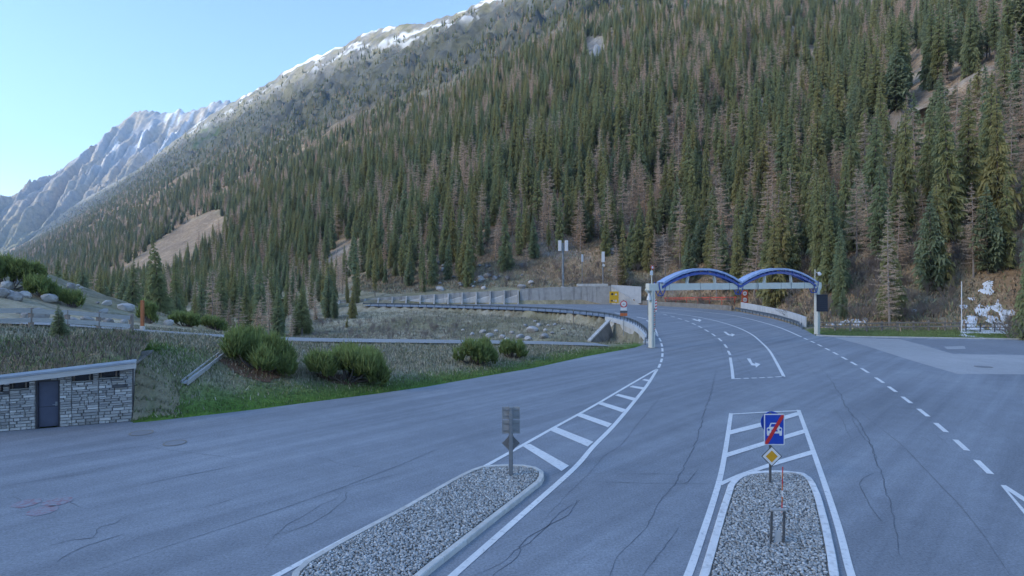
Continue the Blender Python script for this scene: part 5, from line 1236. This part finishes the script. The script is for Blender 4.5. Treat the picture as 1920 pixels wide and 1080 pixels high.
# ------------------------------------------------------------------ trees in the hollow beside the gallery
RAV = [(405,640,545,'larch'),(428,636,556,'larch'),(447,640,548,'larch'),(462,642,570,'spruce'),(478,645,560,'larch'),(492,640,548,'larch'),(505,645,555,'larch'),(520,645,530,'spruce'),(534,640,548,'spruce'),(548,648,565,'larch'),(556,640,545,'spruce'),(566,640,528,'spruce'),(575,640,560,'spruce'),(583,645,575,'larch'),(545,655,600,'larch'),(438,645,590,'spruce'),(398,628,575,'larch'),(380,622,590,'larch'),(650,632,612,'spruce'),(592,645,585,'spruce'),(470,640,550,'spruce'),(340,612,585,'spruce'),(356,615,580,'larch')]
for i, (px_, pb, pt_, kd) in enumerate(RAV):
    d = random.uniform(86,125); X_ = (px_-960)/F*d; z = float(H(X_, d)[0]); h = CZ-(pt_-YH)/F*d-z
    lb = {'larch':'grey bare larch in the hollow between the path and the gallery','spruce':'dark spruce in the hollow between the path and the gallery'}[kd]
    tree(kd, (X_,d,z-.2), max(2.5,h), lb, 'trees in the hollow by the gallery', wide=random.uniform(1.3,1.8))

# ================================================================== bushes
def tuft_tris(g, p, d, ln, w, nb):
    """a spray of needles round direction d"""
    T = []; d = Vector(d).normalized(); a = d.orthogonal().normalized(); b = d.cross(a)
    for k in range(nb):
        an = 2*math.pi*k/nb+g.uniform(-.4,.4); sp = g.uniform(.2,.75); e = (d+(a*math.cos(an)+b*math.sin(an))*sp).normalized(); s = e.cross(d)
        s = s.normalized() if s.length > 1e-4 else a; l = ln*g.uniform(.65,1.2); q = p+d*ln*g.uniform(-.1,.35)
        T.append((tuple(q+s*w*.5), tuple(q-s*w*.5), tuple(q+e*l)))
    return T
def pine_bush(name, p, wx, wy, h, nt, label, seed, mat='bushpine', sparse=False):
    g = random.Random(seed); t = thing(name, p, label, 'bush', None); T = []; st = MB()
    lobes = [(g.uniform(-.32,.32)*wx, g.uniform(-.3,.3)*wy, g.uniform(.35,.80)*h, g.uniform(.13,.26)) for _ in range(17)]+[(s*.40*wx, g.uniform(-.15,.15)*wy, .30*h, .2) for s in (-1,1)]
    for lx, ly, lz, lr in lobes:
        gz = float(H(p[0]+lx, p[1]+ly)[0])-p[2]
        st.tube([(lx*.2,ly*.2,-.1),(lx*.7,ly*.7,gz*.5+lz*.45),(lx,ly,gz+lz)], [.06,.045,.02], 5)
    for k in range(nt):
        lx, ly, lz, lr = g.choice(lobes)
        th = g.uniform(0,6.28); cz = g.uniform(-.55,1); sr = math.sqrt(1-cz*cz)*(g.random()**.33); rx = lr*wx*.62; ry = lr*wy*.62; rz = .34*h
        x = lx+math.cos(th)*sr*rx; y = ly+math.sin(th)*sr*ry; z = lz+cz*rz*(g.random()**.25)
        gz = float(GZI(p[0]+x, p[1]+y))-p[2]
        z = max(z+gz*.9, gz+.08)
        d = Vector((math.cos(th)*sr*.45, math.sin(th)*sr*.45, 1.0+.3*cz))
        T += tuft_tris(g, Vector((x,y,z)), d, (.46 if not sparse else .34)*g.choice((.7,.9,1,1.1,1.6)), .12, 6)
    st.build('stems', M['bark'], t); link_mesh('foliage', tri_mesh('foliage', T, [M[mat]]), None, t); return t
gxi, gyi = gx, gy
def GZI(x, y):
    i = min(len(gxi)-2, max(0, int((x-gxi[0])/.75))); j = min(len(gyi)-2, max(0, int(np.searchsorted(gyi, y))-1)); fx = (x-gxi[i])/.75; fy = (y-gyi[j])/(gyi[j+1]-gyi[j])
    return (GZ2[j,i]*(1-fx)+GZ2[j,i+1]*fx)*(1-fy)+(GZ2[j+1,i]*(1-fx)+GZ2[j+1,i+1]*fx)*fy
for (px_, pb, wpx, hpx, dy, nt, lb, sd, sp_) in ((488,692,136,46,2.2,2700,'large rounded mountain pine bush on the left of the bank',1,False),(650,714,162,48,2.2,3000,'widest mountain pine bush in the middle of the bank',2,False),
        (892,682,84,36,1.8,900,'small mountain pine bush on the right part of the bank',3,True),(962,672,54,26,1.3,450,'smallest mountain pine bush, rightmost on the bank',4,True)):
    p = hit(px_, pb, 20); s = p[1]/F
    pine_bush('mountain_pine', (p[0],p[1],p[2]), wpx*s*.92, dy*1.5, hpx*s*1.0, nt, lb, sd, sparse=sp_)
    # brown needle litter under the bush
for px_, pb, w_ in ((470,698,1.6),(640,712,1.4)):
    p = hit(px_, pb, 20); m_ = MB(); n_2 = 18; vs = [(0,0,.05)]
    for i in range(n_2):
        a = 2*math.pi*i/n_2; x, y = w_*math.cos(a)*(1+.25*math.sin(3*a+px_)), .8*math.sin(a); vs.append((x, y, float(GZI(p[0]+x,p[1]+y))-p[2]+.045))
    m_.add(vs, [(0,1+i,1+(i+1)%n_2) for i in range(n_2)]); o = m_.build('needle_litter', M['litter']); o.location = p; tag(o, 'brown needle litter spread below a mountain pine', None, None, 'stuff')
def hut_pt(x, y, z): q = hut.matrix_basis @ Vector((x,y,z)); return tuple(q)
bpy.context.view_layer.update()
p = hut_pt(fx_(35), 2.6, 2.55); pine_bush('mountain_pine', p, 2.4, 1.6, 1.25, 700, 'green mountain pine on the turf roof at the left edge', 6)
p = hut_pt(fx_(-10), 1.5, 2.2); pine_bush('mountain_pine', p, 1.5, 1.2, .8, 300, 'low mountain pine on the roof, cut by the picture edge', 8)
o = hit(112,640,24); tree('pine', (o[0],o[1],o[2]-.1), 2.0, 'thin crooked young pine in front of the path fence', None, k=5, wide=1.5)
for px_, pb, wm, hm, lb, sd in ((20,540,5,2.2,'dark mountain pine scrub on the stony knoll at the left edge',11),(85,560,3,1.3,'mountain pine scrub on the slope of the stony knoll',12),(136,576,1.6,.9,'small round bush beside the boulders of the knoll',13),(278,606,1.6,1.4,'bush right behind the orange post',14),(347,612,2.6,.8,'low bush at the path edge left of the gallery',15),(402,618,2.4,.7,'low bush at the path edge under the gallery',16)):
    p = hit(px_, pb, 30)
    if p: pine_bush('mountain_pine', p, wm, wm*.7, hm, int(220*wm), lb, sd)
# bare shrubs
def shrub_tris(seed, h, n, spread):
    g = random.Random(seed); T = []
    def br(p, d, l, w, lev):
        q = p+d*l; s = d.orthogonal().normalized()*w; s2 = d.cross(s).normalized()*w
        T.append((tuple(p-s), tuple(p+s), tuple(q+s*.4))); T.append((tuple(p-s2), tuple(p+s2), tuple(q)))
        if lev:
            for k in range(4 if lev > 1 else 5):
                e = (d+Vector((g.uniform(-1,1),g.uniform(-1,1),g.uniform(-.3,.6)))*.62).normalized(); br(p+d*l*g.uniform(.4,1), e, l*g.uniform(.42,.7), w*.55, lev-1)
    for k in range(n):
        a = 2*math.pi*k/n; e = Vector((math.cos(a)*spread*g.random(), math.sin(a)*spread*g.random(), 1)).normalized(); br(Vector((g.uniform(-.2,.2),g.uniform(-.2,.2),-.1)), e, h*g.uniform(.35,.6), .028, 3)
    return T
SH = [tri_mesh('bare_shrub', shrub_tris(s, 2.2, 7, sp_), [M['twig']]) for s, sp_ in ((1,.7),(2,1.1),(3,.5))]
def shrub(p, s, lb, grp, k=None):
    o = link_mesh('bare_shrub', SH[k if k is not None else random.randrange(3)], None); o.location = p; o.scale = (s*random.uniform(.8,1.3),)*2+(s,); o.rotation_euler[2] = random.uniform(0,6); tag(o, lb, 'shrub', grp, 'thing'); return o
GLB = ('bare grey-brown shrub on the foot of the forest slope','bare shrubs along the foot of the slope'); cnt = 0
gs = random.Random(5)
for k in range(260):
    px_ = gs.uniform(1240,1900) if k < 205 else gs.uniform(820,1240); pb = gs.uniform(480,608) if k < 205 else gs.uniform(500,540)
    p = hit(px_, pb, 66)
    if p is None or p[1] > 190 or (px_ > 1790 and pb > 515) or float(sdist(np.array([p[0]]),np.array([p[1]]),PLAT)[0]) < 1.5: continue
    shrub(p, gs.uniform(.7,1.7), 'bare shrub '+zone(px_, pb), GLB[1])
for k in range(70):
    px_ = gs.uniform(590,880); pb = gs.uniform(604,640); p = hit(px_, pb, 62)
    if p is None or p[1] > 150: continue
    shrub(p, gs.uniform(.35,.9), 'low bare brushwood in the hollow below the guardrail', 'brushwood in the hollow')
for k, (px_, pb, s) in enumerate(((1893,634,1.5),(1908,630,1.8),(1920,640,1.7))):
    p = hit(px_, pb, 50)
    if p: shrub(p, s, 'dense bare bush at the right end of the green strip', 'bare bushes at the right edge', 1)

# ================================================================== boulders and snow
def rock_mesh(seed):
    g = random.Random(seed); bm = MB(); import bmesh
    b = bmesh.new(); bmesh.ops.create_icosphere(b, subdivisions=2, radius=1)
    pl = [(Vector((g.gauss(0,1),g.gauss(0,1),g.gauss(0,1))).normalized(), g.uniform(.62,.92)) for _ in range(9)]
    for v in b.verts:
        for nrm, dd in pl:
            e = v.co.dot(nrm)-dd
            if e > 0: v.co -= nrm*e
        v.co *= g.uniform(.96,1.04)
    m = bpy.data.meshes.new('boulder'); b.to_mesh(m); b.free(); return m
RK = [rock_mesh(s) for s in range(6)]
for m_ in RK: m_.materials.append(M['rock'])
RKD = []
for m_ in RK[:4]: q = m_.copy(); q.materials.clear(); q.materials.append(M['rock_dark']); RKD.append(q)
def boulder(p, s, lb, grp, dark=False, flat=.75):
    o = link_mesh('boulder', random.choice(RKD if dark else RK), None); o.location = (p[0],p[1],p[2]+s*.35); o.scale = (s*random.uniform(.85,1.3), s*random.uniform(.8,1.1), s*flat*random.uniform(.8,1.1)); o.rotation_euler = (random.uniform(-.3,.3),random.uniform(-.3,.3),random.uniform(0,6)); tag(o, lb, 'boulder', grp, 'thing')
for px_, pb, wpx in ((998,622,22),(1020,634,20),(1010,612,12),(1028,612,8),(1040,610,7),(975,634,16),(960,626,12),(1022,621,10),(990,638,18),(905,624,12),(918,632,14),(942,634,14),(885,628,10),(1055,618,7),(930,622,9),(1003,604,8),(868,620,8),(950,640,14),(1035,626,9),(985,612,9)):
    p = hit(px_, pb, 60)
    if p: boulder(p, wpx/2/F*p[1], 'pale boulder tumbled on the embankment below the guardrail', 'boulders on the embankment')
for px_, pb, wpx, lb in ((200,572,20,'rounded pale boulder on the knoll left of the pair'),(236,582,28,'largest pale boulder on the edge of the knoll'),(12,556,26,'grey boulder on the knoll at the left edge'),(45,556,20,'grey boulder low on the knoll beside the scrub'),(92,566,30,'slanting grey slab on the knoll'),(282,604,18,'pale stone beside the orange post'),(316,610,22,'flat pale stone at the path edge')):
    p = hit(px_, pb, 33)
    if p: boulder(p, wpx/2/F*p[1], lb, None)
gs = random.Random(9)
for k in range(46):
    px_, pb = gs.uniform(0,330), gs.uniform(500,612); p = hit(px_, pb, 36)
    if p and p[1] < 75: boulder(p, gs.uniform(.18,.75), 'rough stone scattered over the knoll behind the path fence', 'stones on the knoll', gs.random() < .5)
for k in range(70):
    px_, pb = (gs.uniform(820,1000), gs.uniform(490,545)) if k < 38 else (gs.uniform(1140,1420), gs.uniform(430,515))
    p = hit(px_, pb, 100)
    if p and p[1] < 210 and float(H(p[0],p[1])[0]) > 1: boulder(p, gs.uniform(.35,1.1), 'pale rock lying on the brown foot of the slope', 'rocks on the foot of the slope', gs.random() < .35)
for px_, pb, w_, h_ in ((1119,118,20,42),(902,288,18,16),(798,358,16,18),(1523,130,9,22)):
    p = hit(px_, pb, 100)
    if p:
        s = p[1]/F; o = link_mesh('rock_outcrop', RK[0], None); o.location = (p[0],p[1]+2,p[2]+h_*s*.3); o.scale = (w_*s*.6, w_*s*.5, h_*s*.62)
        tag(o, {1119:'tall pale cliff face showing through the upper forest',902:'pale rock showing in the forest left of the cliff',798:'white rock in the middle of the left forest',1523:'narrow pale rock face near the top of the right forest'}[px_], 'rock', None, 'thing')
SN = [(1825,598,9,9),(1850,622,16,7),(1880,612,16,10),(1872,575,10,9),(1812,624,14,7),(1838,617,17,8),(1868,616,20,10),(1883,596,14,13),(1862,600,14,9),(1842,586,16,9),(1822,560,14,5),(1843,546,14,6),(1852,535,11,7),(1835,575,8,8),(1890,585,12,10),(1855,575,10,5),(1806,575,8,4),(1812,606,7,5),(1592,601,9,5),(1606,604,11,5),(1622,601,6,6),(1560,609,9,5),(1578,606,8,3),(1713,583,9,3),(1573,587,5,4),(1602,498,4,3),(1715,332,5,3)]
def snow(name, blobs, x0, x1, y0, y1, st, label):
    ax, ay = np.arange(x0, x1, st), np.arange(y0, y1, st); X, Y = np.meshgrid(ax, ay); X = X.ravel(); Y = Y.ravel(); Z = H(X, Y); qx, qy = proj(X, Y, Z); m = np.full(X.size, -9.0)
    for bx, by, a, b in blobs: m = np.maximum(m, 1.0-np.hypot((qx-bx)/(a*1.15), (qy-by)/(b*1.15)))
    m = m*.8+(fbm(X/1.6, Y/1.6, 141, 5)-.5)*2.2
    z = Z+.07*sst(0,.5,m)+.02-.2*(m < 0); f = grid_faces(len(ax), len(ay)); f = f[(m[f] > -.12).all(1)]
    if not len(f): return
    us_, inv = np.unique(f, return_inverse=True); me = np_mesh(name, np.stack([X,Y,z],1)[us_], inv.reshape(-1,4)); smooth_me(me); tag(link_mesh(name, me, M['snow']), label, None, None, 'stuff')
snow('snow_patches', SN[:18], 44, 84, 64, 112, .22, 'irregular patches of old snow on the slope behind the dark railing')
snow('snow_remnants', SN[18:24], 34, 56, 66, 92, .2, 'small snow remnants behind the brown wooden fence')

# ================================================================== grass
def blade_mat():
    m, nt, b = new_mat('grass_blades'); at = nd(nt, 'ShaderNodeVertexColor', layer_name='tone'); L(nt, at.outputs[0], b.inputs['Base Color']); b.inputs['Roughness'].default_value = .9
    ge = nd(nt, 'ShaderNodeNewGeometry'); s_ = nd(nt, 'ShaderNodeVectorMath', operation='SCALE'); s_.inputs['Scale'].default_value = .35; L(nt, ge.outputs['Normal'], s_.inputs[0])
    a_ = nd(nt, 'ShaderNodeVectorMath', operation='ADD'); a_.inputs[1].default_value = (0,0,.75); L(nt, s_.outputs[0], a_.inputs[0]); L(nt, a_.outputs[0], b.inputs['Normal']); return m
def blades(name, X, Y, Z, hgt, wid, C, label):
    g = np.random.default_rng(8); n = len(X); a = g.uniform(0,6.28,n); lx, ly = g.normal(0,.35,n)*hgt, g.normal(0,.35,n)*hgt; dx, dy = np.cos(a)*wid, np.sin(a)*wid
    V = np.stack([np.stack([X-dx,Y-dy,Z-.03],1), np.stack([X+dx,Y+dy,Z-.03],1), np.stack([X+lx,Y+ly,Z+hgt],1)],1).reshape(-1,3)
    me = np_mesh(name, V, np.arange(3*n).reshape(-1,3)); set_attr(me, 'tone', np.repeat(np.concatenate([C, np.ones((n,1))],1),3,0)); o = link_mesh(name, me, BM); tag(o, label, None, None, 'stuff')
BM = blade_mat(); g = np.random.default_rng(23)
N = 150000; X = g.uniform(-30, 13, N); Y = g.uniform(22, 58, N); sd = sdist(X, Y, PLAT); k = (sd > .02) & (sd < 16); dpth = np.full(N, 1e9)
for p in PATHF: dpth = np.minimum(dpth, np.hypot(X-p[0], Y-p[1]))
k &= (dpth > 1.45) & ~((Y > 40+ (X+30)*.35+8) & (X < -10)); X, Y, sd = X[k], Y[k], sd[k]; Z = H(X, Y)
m_ = ground_masks(X, Y, Z)[:,0]; r = g.random(len(X)); gr = r < m_*1.0
c1 = np.where(gr[:,None], np.array([[.16,.235,.06]])*g.uniform(.6,1.5,(len(X),1)), np.array([[.46,.40,.28]])*g.uniform(.5,1.45,(len(X),1)))
c1 = np.where((~gr & (g.random(len(X)) < .35))[:,None], np.array([[.18,.20,.09]])*g.uniform(.7,1.3,(len(X),1)), c1)
blades('grass', X, Y, Z, np.where(gr, g.uniform(.08,.22,len(X)), g.uniform(.06,.26,len(X))), np.full(len(X), .030), c1, 'rough grass, green at the asphalt edge and straw-coloured on the bank')
N = 36000; X = g.uniform(33, 66, N); Y = g.uniform(59.5, 72, N); sd = sdist(X, Y, PLAT); k = sd > .12; X, Y = X[k], Y[k]; Z = H(X, Y)
blades('grass_strip', X, Y, Z, g.uniform(.06,.18,len(X)), np.full(len(X), .04), np.array([[.19,.25,.08]])*g.uniform(.6,1.4,(len(X),1)), 'short green grass strip in front of the brown wooden fence')
N = 26000; X = g.uniform(-40, 16, N); Y = g.uniform(62, 128, N); sd = sdist(X, Y, PLAT); k = sd > .4; X, Y = X[k], Y[k]; Z = H(X, Y)
blades('dry_grass', X, Y, Z, g.uniform(.15,.5,len(X)), np.full(len(X), .06), np.where(g.random((len(X),1)) < .5, np.array([[.36,.31,.24]]), np.array([[.26,.25,.15]]))*g.uniform(.55,1.35,(len(X),1)), 'dry brown grass covering the embankment below the guardrail')
N = 170000; X = g.uniform(-45, 100, N); Y = g.uniform(68, 178, N); Z = H(X, Y); u, v = uv(X, Y); w = v-off(u); k = (w > -6) & (w < 60) & (sdist(X, Y, PLAT) > 1.2) & (Z > .1); X, Y, Z = X[k], Y[k], Z[k]
blades('dry_undergrowth', X, Y, Z, g.uniform(.15,.75,len(X)), np.full(len(X), .09), np.array([[.44,.30,.18]])*g.uniform(.4,1.5,(len(X),1))*np.where(g.random((len(X),1)) < .3, np.array([[.7,1.0,.8]]), 1), 'rusty dry undergrowth on the foot of the forest slope')

N = 9000; A_ = g.uniform(0, HW+.1, N); B_ = g.uniform(-.1, 4.7, N)
zt = 2.40-.082*(HW-A_)+.20+.17*np.maximum(0,B_)+.35*sst(-.2,1.2,B_)*sst(HW+.1,HW-1.2,A_)+(fbm(A_*1.3,B_*1.3,61,3)-.5)*.32*sst(-.2,.6,B_)
ca_, sa_ = math.cos(ha), math.sin(ha); X = hx0[0]+A_*ca_-B_*sa_; Y = hx0[1]+A_*sa_+B_*ca_
q_ = g.random((N,1)); blades('roof_grass', X, Y, zt, g.uniform(.06,.32,N), np.full(N,.022), np.where(q_ < .30, np.array([[.15,.21,.06]]), np.where(q_ < .65, np.array([[.34,.28,.20]]), np.array([[.17,.13,.10]])))*g.uniform(.6,1.4,(N,1)), 'withered grass and twigs covering the turf roof of the hut')

gx_ = np.linspace(0, 1.9, 16); gy_ = np.linspace(-.05, 4.6, 26); A_, B_ = np.meshgrid(gx_, gy_); A_ = A_.ravel(); B_ = B_.ravel()
wx = hx0[0]+(HW+.02+A_)*ca_-B_*sa_; wy = hx0[1]+(HW+.02+A_)*sa_+B_*ca_; zg = np.maximum(H(wx, wy), 0)-.06
zw = 2.42*sst(-.15, .95, B_)+.12*B_/4.6; f_ = sst(1.0, 0, A_/1.9)**.8; zt = np.maximum(zg, zw*f_+zg*(1-f_))+(fbm(A_*2, B_*2, 121, 3)-.5)*.22*sst(.1,.6,B_)
me = np_mesh('earth_bank', np.stack([HW+.02+A_, B_, zt], 1), grid_faces(16, 26)); C = np.zeros((A_.size,4)); C[:,0] = .25*sst(.45,.65,fbm(A_*1.5,B_*1.5,131,3)); set_attr(me, 'mask', C); smooth_me(me); link_mesh('earth_bank', me, M['terrain'], hut)
k = g.integers(0, A_.size, 2600); jx, jy = g.uniform(-.08,.08,2600), g.uniform(-.1,.1,2600); q_ = g.random((2600,1))
blades('bank_grass', wx[k]+jx, wy[k]+jy, zt[k], g.uniform(.06,.22,2600), np.full(2600,.025), np.where(q_ < .4, np.array([[.16,.235,.06]]), np.array([[.46,.40,.28]]))*g.uniform(.6,1.4,(2600,1)), 'rough grass on the earth bank against the right end of the hut')
